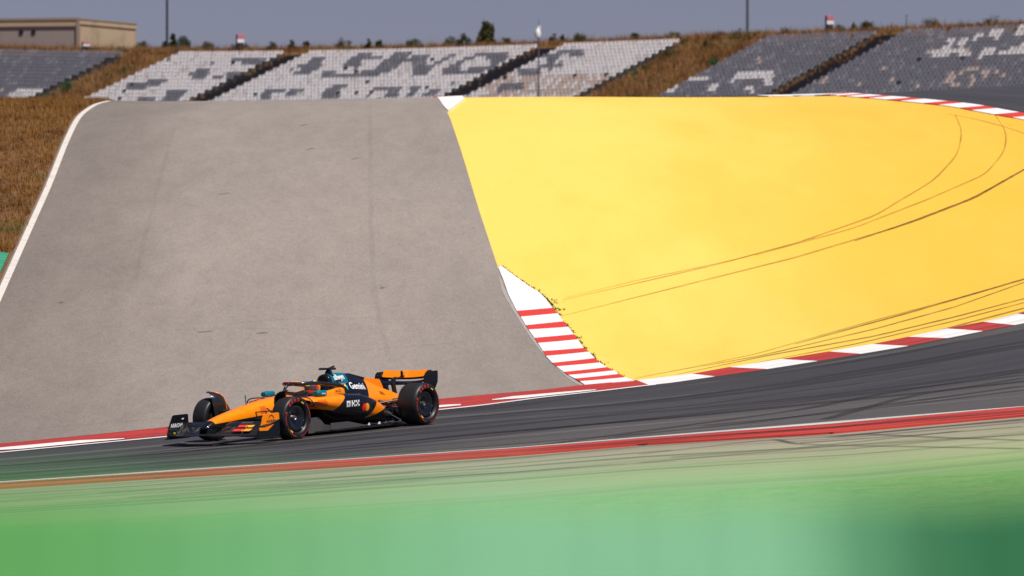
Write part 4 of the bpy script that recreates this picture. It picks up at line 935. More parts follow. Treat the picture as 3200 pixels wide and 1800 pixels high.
org = ray(789, 1385); car = empty('racing_car'); tag(car, 'orange and black open-wheel racing car driving on the dark track', 'racing car')
YAW = math.atan2(-math.cos(R(36.0)), -math.sin(R(36.0)))       # heading left and towards the camera
hx = Vector((math.cos(YAW), math.sin(YAW), 0)); hl = Vector((-hx.y, hx.x, 0))
def gz(p): return float(terr(p[0], p[1]))+.047
o2 = Vector((org[0], org[1], 0))
pts_ = [(o2+hx*a+hl*b) for a, b in ((0, .8), (0, -.8), (-WB, .8), (-WB, -.8))]; zs_ = [gz(p) for p in pts_]
sx = ((zs_[0]+zs_[1])-(zs_[2]+zs_[3]))/2/WB; sy = ((zs_[0]-zs_[1])+(zs_[2]-zs_[3]))/2/1.6
fx_ = Vector((hx.x, hx.y, sx)).normalized(); ly_ = Vector((hl.x, hl.y, sy)); ly_ = (ly_-fx_*ly_.dot(fx_)).normalized(); up_ = fx_.cross(ly_)
z0_ = sum(zs_)/4+sx*WB/2
Mcar = Matrix(((fx_.x, ly_.x, up_.x, o2.x), (fx_.y, ly_.y, up_.y, o2.y), (fx_.z, ly_.z, up_.z, z0_+.004), (0, 0, 0, 1)))
car.matrix_world = Mcar

def ring(X, zlo, zhi, hwl, hwh, n=24, e=2.6, yc=0.0):
    """rounded section; half width goes from hwl at the bottom to hwh at the top"""
    out = []; zm, hh = (zlo+zhi)/2, (zhi-zlo)/2
    for k in range(n):
        t = 2*math.pi*(k+.5)/n; c, s = math.cos(t), math.sin(t)
        zz = math.copysign(abs(s)**(2/e), s); yy = math.copysign(abs(c)**(2/e), c)
        hw = hwl+(hwh-hwl)*(zz+1)/2; out.append((X, yc+yy*hw, zm+zz*hh))
    return out
def body(name, secs, mat, sub=1, cap0=True, cap1=True, parent=car):
    mb = MB(); mb.loft(secs, cap0=cap0, cap1=cap1); return mb.build(name, mat, parent, smooth=True, subsurf=sub, angle=60)

# ---- nose and front chassis
P_nose = car_paint('nose_paint', ORG, [(NAVY, [(1.7, 0), (1.7, .8), (1.14, .50), (1.02, .1)]), (NAVY, [(1.2, .335), (.0, .405), (-.0, -.2), (1.2, -.2)]), (NAVY, [(.01, .405), (-1.3, .47), (-1.3, -.2), (.01, -.2)]), (DKO, [(-.02, .43), (-.02, .56), (-.16, .56), (-.16, .43)])])
nose = body('nose', [ring(1.24, .265, .28, .03, .03), ring(1.22, .25, .305, .075, .07), ring(1.14, .245, .355, .10, .09), ring(1.0, .25, .425, .125, .105), ring(.7, .265, .495, .15, .125), ring(.3, .27, .575, .185, .155), ring(0, .265, .625, .21, .175), ring(-.3, .26, .66, .235, .20), ring(-.6, .25, .69, .26, .23), ring(-.85, .22, .705, .31, .27), ring(-1.0, .2, .70, .34, .31)], P_nose)
# ---- cockpit tub with open top
P_tub = car_paint('tub_paint', ORG, [(NAVY, [(-.9, .585), (-2.5, .595), (-2.5, 0), (-.9, 0)]), (BLK, [(-.8, .9), (-1.45, .9), (-1.58, .56), (-.8, .56)])])
def tub(X, zt, hw, hi):
    return [(X, hw*.8, .10), (X, hw, .30), (X, hw, zt-.05), (X, hw-.025, zt), (X, hi+.02, zt), (X, hi, zt-.03), (X, hi-.04, .22), (X, -hi+.04, .22), (X, -hi, zt-.03), (X, -hi-.02, zt), (X, -hw+.025, zt), (X, -hw, zt-.05), (X, -hw, .30), (X, -hw*.8, .10)]
_tb = MB(); _tb.loft([tub(-.98, .70, .33, .20), tub(-1.15, .70, .36, .25), tub(-1.4, .70, .385, .26), tub(-1.6, .735, .40, .25), tub(-1.75, .775, .40, .22), tub(-2.0, .775, .38, .20)]); _tb.m = [1 if (i < 70 and 4 <= i % 14 <= 8) else 0 for i in range(len(_tb.f))]; tubo = _tb.build('cockpit_tub', [P_tub, C_carb], car, smooth=True, subsurf=1, angle=60)
mb = MB(); mb.prism([(-1.62, .50), (-1.64, .80), (-1.72, .84), (-1.98, .86), (-1.98, .50)], -.20, .20); mb.build('headrest', C_navy, tubo, bevel=.03)
mb = MB(); mb.box(-1.24, -1.20, -.13, .13, .56, .66); mb.tube([(-1.22, -.14, .58), (-1.23, -.15, .63), (-1.22, -.14, .68)], .018, 8); mb.tube([(-1.22, .14, .58), (-1.23, .15, .63), (-1.22, .14, .68)], .018, 8); mb.build('steering_wheel', C_carb, car, bevel=.008)
mb = MB(); mb.tube([(-.98, -.22, .71), (-.90, -.12, .73), (-.88, 0, .74), (-.90, .12, .73), (-.98, .22, .71)], .018, 8); mb.build('windscreen_lip', C_carb, tubo, smooth=True)
# ---- halo
def arc3(pts, n=8):
    pts = [Vector(p) for p in pts]; out = []
    for i in range(len(pts)-1):
        p0 = pts[max(i-1, 0)]; p1 = pts[i]; p2 = pts[i+1]; p3 = pts[min(i+2, len(pts)-1)]
        for k in range(n):
            t = k/n; out.append(.5*((2*p1)+(p2-p0)*t+(2*p0-5*p1+4*p2-p3)*t*t+(-p0+3*p1-3*p2+p3)*t**3))
    return out+[pts[-1]]
P_halo = car_paint('halo_paint', (.016, .015, .015), rough=.22, coat=.8)
hp = [(-1.95, .33, .75), (-1.80, .345, .80), (-1.5, .34, .865), (-1.2, .27, .895), (-1.05, .14, .90), (-1.0, 0, .90)]
mb = MB(); loop = arc3(hp)[:-1]+[Vector((p[0], -p[1], p[2])) for p in reversed(arc3(hp))]; mb.tube(loop, .033, 12)
halo = mb.build('halo', P_halo, car, smooth=True)
mb = MB(); mb.tube(arc3([(-.76, 0, .60), (-.84, 0, .74), (-.93, 0, .86), (-1.0, 0, .895)]), [.026]*24+[.03], 12); mb.build('halo_pillar', P_halo, halo, smooth=True)
mb = MB(); mb.box(-1.06, -.985, -.09, -.01, .928, .938); mb.build('halo_decal', C_red, halo, bevel=.003)
mb = MB(); mb.box(-1.13, -1.02, .02, .16, .926, .937); mb.build('halo_decal', C_orgd, halo, bevel=.003)
# ---- airbox, roll hoop, camera pod
P_air = car_paint('airbox_paint', TEAL, [(NAVY, [(-2.50, 1.3), (-2.50, .3), (-3.5, .3), (-3.5, 1.3)]), (BLK, [(-1.0, 1.3), (-2.07, 1.3), (-2.03, .4), (-1.0, .4)]), (NAVY, [(-2.16, .885), (-2.34, .885), (-2.34, .84), (-2.16, .84)]), (ORG, [(-1.95, .80), (-2.44, .80), (-2.42, .3), (-1.95, .3)])])
air = body('airbox', [ring(-1.72, .765, 1.012, .12, .132, e=2.2), ring(-1.735, .755, 1.02, .128, .138, e=2.2), ring(-1.80, .72, 1.03, .14, .142, e=2.3), ring(-2.0, .66, 1.035, .17, .13, e=2.3), ring(-2.3, .62, 1.03, .20, .11, e=2.2), ring(-2.5, .62, .99, .20, .08, e=2.2)], P_air, 1)
mb = MB(); mb.loft([ring(-1.715, .79, .99, .09, .11, e=2.2), ring(-1.95, .80, .97, .06, .08, e=2.2)], cap0=False); mb.build('air_intake', simple('intake_black', (.002, .002, .002), .9), air)
mb = MB(); mb.loft([ring(-1.712, .785, .998, .105, .118, e=2.2), ring(-1.722, .785, .998, .105, .118, e=2.2)]); mb.build('intake_mouth', simple('intake_mouth_black', (.002, .002, .002), .9), air)
mb = MB(); mb.tube([(-1.70, -.12, .90), (-1.72, -.19, .895), (-1.73, -.215, .895)], [.012, .018, .012], 8); mb.build('pitot_stub', C_carb, air)
pod = body('camera_pod', [ring(X, zl, zh, w_, w_, n=16, e=2.2) for X, zl, zh, w_ in ((-1.83, 1.02, 1.05, .030), (-1.86, 1.05, 1.10, .032), (-1.93, 1.02, 1.135, .034), (-2.0, 1.02, 1.12, .03), (-2.05, 1.02, 1.08, .02))], C_carb, 1)
mb = MB(); mb.loft([[(X+sx_*t, y_, 1.125+zz+abs(y_)*.0) for t, zz in ((.5, 0), (.3, .018), (-.2, .024), (-.5, .006), (-.2, -.012), (.3, -.014))] for X, y_, sx_ in ((-1.90, -.17, .08), (-1.895, -.15, .12), (-1.89, 0, .14), (-1.895, .15, .12), (-1.90, .17, .08))]); mb.build('camera_crossbar', C_carb, pod, smooth=True, angle=50)
mb = MB(); mb.tube([(-1.95, .0, 1.13), (-2.05, 0, 1.145), (-2.12, .0, 1.165)], [.02, .02, .014], 8); mb.build('camera_tail', C_carb, pod, smooth=True)
# ---- engine cover with fin
P_eng = car_paint('engine_cover_paint', NAVY, [(ORG, [(-3.13, .95), (-3.62, .95), (-3.74, .6), (-3.74, .3), (-2.75, .3), (-2.88, .5)]), (ORG, [(-3.6, .75), (-4.3, .75), (-4.3, .2), (-3.6, .2)]), (ORG, [(-1.7, .80), (-2.16, .80), (-2.16, .3), (-1.7, .3)])])
eng = body('engine_cover', [ring(-1.95, .34, .95, .40, .10, e=2.3), ring(-2.3, .34, .985, .42, .085, e=2.3), ring(-2.55, .34, .93, .41, .075, e=2.3), ring(-2.8, .34, .845, .375, .065, e=2.3), ring(-3.05, .335, .745, .32, .065, e=2.3), ring(-3.3, .335, .655, .25, .075, e=2.3), ring(-3.55, .345, .585, .18, .075, e=2.2), ring(-3.74, .37, .53, .13, .07, e=2.1), ring(-3.80, .39, .51, .10, .055, e=2.1)], P_eng, 1)
mb = MB(); mb.prism([(-2.25, .96), (-2.5, .955), (-2.85, .865), (-3.02, .83), (-3.28, .80), (-3.40, .62), (-3.3, .55), (-2.4, .8)], -.008, .008); mb.build('shark_fin', car_paint('fin_paint', NAVY, [(ORG, [(-3.22, 1.0), (-3.56, 1.0), (-3.68, .5), (-3.0, .5), (-3.05, .7)])]), eng, bevel=.004)
mb = MB(); mb.prism([(-3.76, .40), (-3.76, .46), (-4.10, .50), (-4.12, .44)], -.06, .06); mb.build('crash_structure', C_blue, car, bevel=.015)
mb = MB(); mb.box(-4.135, -4.12, -.05, .05, .44, .50); mb.build('rain_light', C_red, car, bevel=.004)
# ---- side pods
def pod_sec(X, zt, yo, zb, yu, zf, yi=.28):
    """inner top, shoulder, outer, lower edge, undercut foot"""
    return [(X, yi, zt+.02), (X, (yi+yo)/2, zt+.015), (X, yo-.09, zt), (X, yo-.02, zt-.04), (X, yo, (zt+zb)/2), (X, yo-.02, zb+.03), (X, yo-.09, zb-.03), (X, (yo+yu)/2-.03, (zb+zf)/2), (X, yu, zf+.03), (X, yu-.02, zf), (X, yi, zf), (X, yi, (zf+zt)/2)]
P_pod = car_paint('side_pod_paint', NAVY, [(ORG, [(-.60, .50), (-.86, .68), (-1.72, .68), (-1.33, .395)]), (DKO, [(-.74, .52), (-.92, .60), (-1.10, .60), (-1.14, .47), (-.9, .49)]), (ORG, [(-2.68, .52), (-3.04, .40), (-3.04, .35), (-2.26, .205)])])
S_ = [(-.74, .625, .68, .555, .62, .535), (-.84, .635, .735, .52, .60, .50), (-1.0, .64, .765, .47, .53, .40), (-1.15, .642, .775, .43, .50, .22), (-1.4, .642, .78, .385, .49, .10), (-1.75, .635, .78, .33, .50, .08), (-2.05, .60, .765, .27, .53, .08), (-2.3, .545, .72, .215, .52, .08), (-2.55, .465, .64, .17, .47, .08), (-2.8, .37, .54, .135, .41, .08), (-3.02, .28, .44, .115, .36, .08), (-3.2, .20, .36, .10, .32, .08)]
pods = []
for sg in (1, -1):
    secs = [[(p[0], sg*p[1], p[2]) for p in pod_sec(*s_)] for s_ in S_]
    o = body('side_pod', secs, P_pod, 2); pods.append(o)
    mb = MB(); mb.prism([(.36*sg, .515), (.66*sg, .545), (.66*sg, .60), (.36*sg, .625)], -.76, -.739, axis='X'); mb.build('air_inlet', simple('inlet_black', (.002, .002, .002), .9), o, bevel=.01)
    mb = MB(); mb.tube(arc3([(-.80, .36*sg, .655), (-.76, .50*sg, .66), (-.735, .63*sg, .645), (-.75, .70*sg, .59), (-.80, .70*sg, .53), (-.86, .60*sg, .50)], 5), .011, 8); mb.build('inlet_lip', C_grey, o, smooth=True)
# ---- floor
def flo(sg): return [(-.62, 0), (-.62, .18*sg), (-.72, .52*sg), (-.82, .60*sg), (-1.2, .70*sg), (-1.9, .775*sg), (-2.6, .775*sg), (-2.95, .70*sg), (-3.02, .55*sg), (-3.3, .47*sg), (-3.75, .46*sg), (-3.75, 0)]
fp = flo(1)+[p for p in reversed(flo(-1))][1:-1]
mb = MB(); mb.prism(fp, .045, .072, axis='Z'); floor_ = mb.build('floor', C_carb, car, bevel=.006)
mb = MB(); mb.prism([(-.7, -.13), (-.7, .13), (-3.6, .13), (-3.6, -.13)], .025, .044, axis='Z'); mb.build('plank', simple('plank', (.12, .09, .05), .8), floor_)
for sg in (1, -1):
    mb = MB(); mb.prism([(-.72, .045), (-.70, .30), (-1.0, .31), (-1.12, .17), (-1.3, .14), (-1.55, .085), (-1.55, .05)], .60*sg, .612*sg); mb.build('floor_fence', C_grey, floor_, bevel=.003)
    mb = MB(); mb.prism([(-.66, .05), (-.64, .29), (-.86, .30), (-.95, .05)], .40*sg, .41*sg); mb.build('floor_fence', C_carb, floor_, bevel=.003)
    mb = MB(); mb.prism([(-1.15, .075), (-1.15, .19), (-1.55, .185), (-1.75, .13), (-2.0, .095), (-2.0, .075)], .70*sg, .712*sg); mb.build('edge_wing', C_grey, floor_, bevel=.003)
    mb = MB(); mb.loft([[(X, (.74+.03*t)*sg, z_), (X, (.775+.03*t)*sg, z_+.004), (X, (.775+.03*t)*sg, z_+.012), (X, (.74+.03*t)*sg, z_+.010)] for X, t, z_ in ((-1.75, 0, .078), (-2.1, .2, .10), (-2.5, .3, .10), (-2.85, 0, .085))]); mb.build('floor_edge_strip', C_grey, floor_)
    for X in (-1.95, -2.25, -2.42, -2.6, -2.78):
        mb = MB(); mb.prism([(X, .09), (X-.035, .128), (X-.075, .128), (X-.06, .105), (X-.09, .09)], .782*sg, .786*sg); mb.build('edge_mark', C_white if X in (-2.25, -1.95) else C_grey, floor_)
    mb = MB(); mb.prism([(-3.05, .07), (-2.98, .34), (-3.0, .36), (-3.3, .10), (-3.3, .07)], .45*sg, .46*sg); mb.build('rear_strake', C_carb, floor_, bevel=.003)
    mb = MB(); mb.tube([(-2.72, .58*sg, .27), (-3.0, .66*sg, .10)], .012, 8); mb.build('floor_stay', C_metal, floor_)
    mb = MB(); mb.prism([(-3.3, .08), (-3.95, .30), (-3.95, .08)], .44*sg, .455*sg); mb.build('diffuser_wall', C_carb, floor_)
mb = MB(); mb.prism([(-3.25, .075), (-3.95, .27), (-3.95, .285), (-3.25, .09)], -.44, .44); mb.build('diffuser', C_carb, floor_)
# ---- front wing
def element(name, f, ys_, mat, th=.016, parent=None):
    """wing element: f(y)->(x_lead,z_lead,chord,angle)"""
    mb = MB(); secs = []
    for y_ in ys_:
        xl_, zl_, c_, a_ = f(y_); ca, sa = math.cos(a_), math.sin(a_); q = []
        for t, h in ((0, 0), (.06, .55), (.25, 1.0), (.6, .7), (1, .12), (1, -.08), (.6, -.15), (.25, -.45), (.06, -.4)):
            dx, dz = t*c_, h*th; q.append((xl_-dx*ca+dz*sa, y_, zl_+dx*sa+dz*ca))
        secs.append(q)
    mb.loft(secs); return mb.build(name, mat, parent or car, smooth=True, angle=60)
Y_ = np.linspace(-.93, .93, 35)
fwm = element('front_wing', lambda y: (1.30-.34*(abs(y)/.93)**1.5, .115-.045*math.exp(-(y/.16)**2)*0+.02*math.exp(-(y/.25)**2), .26, R(5)), Y_, C_carb, .022)
def side(a, b, n=14): return np.linspace(a, b, n)
for sg in (1, -1):
    for nm, x0, z0, ch, an, dx, dz in (('front_flap', 1.10, .15, .20, R(20), .22, -.005), ('front_flap', .955, .205, .17, R(27), .20, -.012), ('front_flap', .84, .27, .14, R(31), .16, -.035)):
        element(nm, lambda y, x0=x0, z0=z0, ch=ch, an=an, dx=dx, dz=dz: (x0-dx*(abs(y)/.93)**1.5, z0+dz*(abs(y)/.93)**2-.01*math.sin(abs(y)*4), ch, an), [sg*v for v in side(.14, .925)], C_carb, .012, fwm)
    for yy_, z_ in ((.36, .16), (.62, .15)):
        mb = MB(); mb.prism([(1.02, .13), (.98, .20), (.86, .26), (.86, .22)], (yy_-.006)*sg, (yy_+.006)*sg); mb.build('flap_bracket', C_grey, fwm)
    # decals on the flaps
    for (ya, yb, X, Z, L_, an, mt) in ((.44, .60, 1.035, .176, .09, R(20), C_red), (.60, .74, 1.005, .173, .09, R(20), C_orgd), (.44, .58, .90, .232, .07, R(27), C_red), (.58, .70, .875, .226, .07, R(27), C_orgd), (.42, .64, .80, .283, .05, R(31), C_grey)):
        if sg < 0: continue
        mb = MB(); ca, sa = math.cos(an), math.sin(an)
        q = [(X-.05*(yb-ya), ya), (X-.05*(yb-ya)-.06*(yb-ya)/.2, yb)]
        v = [(X, ya*sg, Z+.012), (X-.03, yb*sg, Z+.012), (X-.03-L_*ca, yb*sg, Z+.012+L_*sa), (X-L_*ca, ya*sg, Z+.012+L_*sa)]
        v += [(a_, b_, c_+.003) for a_, b_, c_ in v]
        mb.add(v, [(0, 1, 2, 3), (4, 5, 6, 7), (0, 1, 5, 4), (1, 2, 6, 5), (2, 3, 7, 6), (3, 0, 4, 7)]); mb.build('flap_decal', mt, fwm)
    P_ep = car_paint('endplate_paint_'+('left' if sg > 0 else 'right'), NAVY, [(ORG, [(.99, .30), (.87, .52), (.44, .52), (.44, .39), (.75, .322)]), (ORG, [(1.02, .29), (1.02, .215), (.80, .205), (.60, .32), (.75, .30)])] if sg > 0 else [])
    ep = [(1.0, .06), (.985, .16), (.95, .26), (.85, .44), (.82, .455), (.50, .455), (.48, .44), (.48, .09), (.54, .06)]
    mb = MB(); mb.prism(ep, .93*sg, .944*sg); epo = mb.build('endplate', P_ep, fwm, bevel=.004)
    mb = MB(); mb.tube([(.975, .948*sg, .262), (.85, .952*sg, .258), (.70, .955*sg, .29), (.49, .955*sg, .345)], .007, 8); mb.build('dive_plane', C_grey, epo, smooth=True)
    mb = MB(); mb.prism([(1.02, .055), (.50, .055), (.50, .07), (1.02, .07)], .90*sg, .975*sg); mb.build('endplate_foot', C_carb, epo, bevel=.004)
    mb = MB(); mb.prism([(1.24, .13), (1.19, .27), (.98, .29), (.98, .13)], .07*sg, .085*sg); mb.build('wing_pylon', C_navy, fwm)
for yy_, z_ in ((-.30, .19), (-.42, .165), (-.54, .15)):
    mb = MB(); mb.lathe([(0, .004), (0, .022), (.02, .026), (.05, .02), (.055, .004)], 12); o = mb.build('wing_sensor', C_grey, fwm, smooth=True); o.location = (1.14+yy_*.1, yy_, z_+.02); o.rotation_euler = (R(90), 0, 0)
mb = MB(); mb.box(1.13, 1.15, -.68, -.65, .155, .185); mb.build('yellow_tab', C_yel, fwm, bevel=.005)
mb = MB(); mb.tube([(.12, .0, .58), (.13, 0, .70), (.135, 0, .77)], [.009, .007, .005], 8); mb.tube([(.13, 0, .72), (.16, 0, .725)], .006, 8); mb.build('pitot_tube', C_carb, nose, smooth=True)
# ---- mirrors
mirrors = []
for sg in (1, -1):
    MP = ((-.10, -.045), (-.105, .03), (-.08, .06), (.08, .062), (.105, .03), (.10, -.045), (.07, -.062), (-.07, -.062))
    mb = MB(); mb.loft([[(X, sg*(.56+yy_*k), .70+zz*k) for yy_, zz in MP] for X, k in ((-1.17, .80), (-1.12, .82), (-1.04, .72), (-1.0, .5))]); mir = mb.build('mirror', C_teal, car, smooth=True, angle=50); mirrors.append(mir)
    mb = MB(); mb.tube([(-1.10, sg*.30, .675), (-1.10, sg*.50, .685)], [.012, .010], 8); mb.tube([(-1.10, sg*.54, .66), (-1.12, sg*.50, .58)], .011, 8); mb.build('mirror_stalk', C_carb, mir, smooth=True)
    mb = MB(); mb.prism([(sg*(.56-.06), .675), (sg*(.56+.06), .675), (sg*(.56+.06), .73), (sg*(.56-.06), .73)], -1.178, -1.174, axis='X'); mb.build('mirror_glass', simple('mirror_glass', (.2, .22, .25), .05, metal=.9), mir)
# ---- rear wing
rw = element('rear_wing', lambda y: (-3.86-.02*abs(y)/.46, .755+.045*(abs(y)/.46)**3, .30, R(9)), np.linspace(-.47, .47, 21), C_navy, .03)
element('rear_flap', lambda y: (-4.085, .835+.02*(abs(y)/.46)**3, .20, R(42)), np.linspace(-.465, .465, 17), C_navy, .014, rw)
mb = MB(); f0 = (-4.058, .854); ca, sa = math.cos(R(42)), math.sin(R(42))
v = []
for y_ in np.linspace(-.43, .43, 9):
    for t in (0, .17): v.append((f0[0]-t*ca+.012*sa*0+.004, y_*(1 if t else .93), f0[1]+t*sa+.012+.022*(abs(y_)/.46)**3))
for y_ in np.linspace(-.43, .43, 9):
    for t in (0, .17): v.append((f0[0]-t*ca+.010, y_*(1 if t else .93), f0[1]+t*sa+.016+.022*(abs(y_)/.46)**3))
fc = [(2*i, 2*i+2, 2*i+3, 2*i+1) for i in range(8)]+[(18+2*i, 18+2*i+1, 18+2*i+3, 18+2*i+2) for i in range(8)]
mb.add(v, fc); mb.build('flap_panel', C_org, rw)
for sg in (1, -1):
    mb = MB(); mb.loft([[(xf, sg*(y_-.007), z_), (xf, sg*(y_+.007), z_), (xb, sg*(y_+.007), z_), (xb, sg*(y_-.007), z_)] for z_, y_, xf, xb in ((.97, .482, -4.02, -4.37), (.93, .482, -3.95, -4.375), (.85, .482, -3.91, -4.37), (.77, .48, -3.88, -4.36), (.69, .462, -3.94, -4.33), (.59, .42, -3.99, -4.29), (.46, .365, -4.02, -4.25), (.38, .35, -4.03, -4.22))])
    mb.build('rear_endplate', C_navy, rw, smooth=True, angle=40)
    mb = MB(); mb.tube(arc3([(-3.88, .38*sg, .765), (-3.9, .44*sg, .765), (-3.93, .478*sg, .73), (-4.0, .482*sg, .60)], 5), [.03]*16, 8, flat=.6); mb.build('endplate_fillet', C_navy, rw, smooth=True)
mb = MB(); mb.prism([(-3.72, .48), (-3.64, .78), (-3.66, .86), (-3.74, .895), (-3.98, .88), (-3.98, .85), (-3.76, .85), (-3.72, .80), (-3.80, .48)], -.022, .022); mb.build('rear_pylon', C_carb, rw, bevel=.008)
mb = MB(); mb.prism([(-4.02, .90), (-4.02, .97), (-4.16, .995), (-4.24, .985), (-4.22, .93), (-4.10, .89)], -.032, .032); mb.build('flap_actuator', C_org, rw, bevel=.012)
mb = MB(); mb.prism([(-4.02, .88), (-4.0, .985), (-4.03, .99), (-4.06, .89)], -.016, .016); mb.build('actuator_cap', C_navy, rw, bevel=.004)
element('beam_wing', lambda y: (-3.93, .40+.02*abs(y), .18, R(22)), np.linspace(-.46, .46, 11), C_carb, .014, rw)
# ---- wheels
def text_mesh(txt, size=1.0, bold=0.0, align='CENTER'):
    cu = bpy.data.curves.new('lettering', 'FONT'); cu.body = txt; cu.size = size; cu.align_x = align; cu.offset = bold; cu.resolution_u = 3
    ob = bpy.data.objects.new('lettering_tmp', cu); col.objects.link(ob)
    me = bpy.data.meshes.new_from_object(ob); bpy.data.objects.remove(ob); bpy.data.curves.remove(cu)
    V = np.array([v.co[:] for v in me.vertices]); Fc = [tuple(p.vertices) for p in me.polygons]; bpy.data.meshes.remove(me); return V, Fc
def wheel(x, y, sg, wd, rad, steer=0.0):
    """rim is the part; tyre, cover, lettering are its pieces"""
    hw = wd/2; prof = [(-hw*.55, .225), (-.16 if hw > .18 else -.12, .235), (0, .215), (.12 if hw < .18 else .16, .235), (hw*.6, .225)]
    mb = MB(); mb.lathe(prof, 36); rim = mb.build('wheel', C_hub, car, smooth=True); rim.location = (x, y, rad); rim.rotation_euler = (0, 0, steer)
    tp = [(-hw*.62, .232), (-hw*.86, .245), (-hw*.985, .275), (-hw, .30), (-hw*.965, rad-.030), (-hw*.88, rad-.010), (-hw*.72, rad-.002), (-hw*.3, rad), (hw*.3, rad), (hw*.72, rad-.002), (hw*.88, rad-.010), (hw*.965, rad-.030), (hw, .30), (hw*.985, .275), (hw*.86, .245), (hw*.62, .232)]
    mb = MB(); nseg = 64
    vs = []; fs = []; mi = []
    for a_, r_ in tp:
        for k in range(nseg):
            t = 2*math.pi*k/nseg; vs.append((r_*math.cos(t), a_, r_*math.sin(t)))
    for i in range(len(tp)-1):
        for k in range(nseg):
            fs.append((i*nseg+k, (i+1)*nseg+k, (i+1)*nseg+(k+1) % nseg, i*nseg+(k+1) % nseg)); mi.append(1 if 5 <= i <= 9 else 0)
    mb.v = vs; mb.f = fs; mb.m = mi; mb.build('tyre', [C_side, C_tread], rim, smooth=True, angle=80)
    # cover disc on the outside, brake drum inside
    o_ = sg
    mb = MB(); mb.lathe([(o_*hw*.60, .232), (o_*hw*.70, .225), (o_*hw*.74, .205), (o_*hw*.72, .17), (o_*hw*.62, .11), (o_*hw*.46, .085), (o_*hw*.40, .06), (o_*hw*.40, .002)], 40); mb.build('wheel_cover', C_hub, rim, smooth=True, angle=50)
    mb = MB(); mb.lathe([(o_*hw*.40, .002), (o_*hw*.62, .025), (o_*hw*.62, .035), (o_*hw*.40, .045)][::-1], 16); mb.build('wheel_nut', C_metal, rim, smooth=True)
    mb = MB(); mb.lathe([(-o_*hw*.6, .215), (-o_*hw*.95, .21), (-o_*hw*1.0, .19), (-o_*hw*.98, .06), (-o_*hw*.98, .002)], 32); mb.build('brake_duct', C_carb, rim, smooth=True, angle=50)
    for k in (0.6, 3.4):
        mb = MB(); mb.box(-.012, .012, -.004, .004, -.008, .008); q = mb.build('cover_stud', C_metal, rim); q.location = (.19*math.cos(k), o_*hw*.735, .19*math.sin(k)); q.rotation_euler = (0, -k, 0)
    yo = o_*(hw+.002)
    def arcband(a0, a1, r0, r1, mat, nm):
        m_ = MB(); n_ = max(3, int(abs(a1-a0)/.08)); v = []
        for i in range(n_+1):
            t = a0+(a1-a0)*i/n_
            for r_ in (r0, r1): v.append((r_*math.cos(t), yo-o_*.0035*abs(r_-.30)/.03, r_*math.sin(t)))
        m_.add(v, [(2*i, 2*i+1, 2*i+3, 2*i+2) for i in range(n_)]); m_.build(nm, mat, rim, fix=False)
    # angles measured seen from outside with the car facing left on the left side: image right = -X
    def ang(d): return R(d)                     # d: 0 = forward, 90 = up
    if sg > 0:
        arcband(ang(200), ang(262), .306, .317, C_trred, 'sidewall_band'); arcband(ang(282), ang(330), .306, .317, C_trred, 'sidewall_band'); arcband(ang(345), ang(398), .306, .317, C_trred, 'sidewall_band') if False else None
        arcband(ang(135), ang(185), .306, .317, C_trred, 'sidewall_band'); arcband(ang(340), ang(372), .306, .317, C_trred, 'sidewall_band')
        arcband(ang(112), ang(126), .270, .290, C_yel, 'sidewall_mark'); arcband(ang(303), ang(317), .272, .290, C_yel, 'sidewall_mark')
    else:
        arcband(ang(20), ang(80), .306, .317, C_trred, 'sidewall_band'); arcband(ang(200), ang(250), .306, .317, C_trred, 'sidewall_band')
    # curved lettering P ZERO, reading along the top front
    a_c = 62.0 if sg > 0 else 118.0; stepd = 15.0
    for word in ((0, 'P'), (2, 'ZERO')):
        m_ = MB()
        for i, ch in enumerate(word[1], word[0]):
            V, Fc = text_mesh(ch, .075, .004); V = V-np.array([V[:, 0].mean(), .026, 0])
            th = a_c+((i-2.5)*stepd if sg > 0 else -(i-2.5)*stepd)-5*(1 if sg > 0 else -1)
            t = R(th); rad_d = np.array([math.cos(t), 0, math.sin(t)]); tan_d = np.array([-math.sin(t), 0, math.cos(t)])*(1 if sg > 0 else -1)
            W_ = rad_d[None]*(.304+V[:, 1:2])+tan_d[None]*V[:, 0:1]; W_[:, 1] = yo-o_*.0030*np.abs(np.hypot(W_[:, 0], W_[:, 2])-.30)/.03+o_*.002
            m_.add([tuple(p) for p in W_], Fc)
        m_.build('sidewall_lettering', C_trred, rim, fix=False)
    # inner sidewall band
    yi = -o_*(hw+.002); mm_ = MB(); v = []
    for i in range(14):
        t = R(-30)+R(150)*i/13
        for r_ in (.306, .317): v.append((r_*math.cos(t)*-1, yi+o_*.003*abs(r_-.30)/.03, r_*math.sin(t)))
    mm_.add(v, [(2*i, 2*i+1, 2*i+3, 2*i+2) for i in range(13)]); mm_.build('sidewall_band', C_trred, rim, fix=False)
    return rim
wheel(0, .85, 1, .30, .36, R(-1.5)); wheel(0, -.85, -1, .30, .36, R(-1.5)); wheel(-WB, .79, 1, .42, .36); wheel(-WB, -.79, -1, .42, .36)
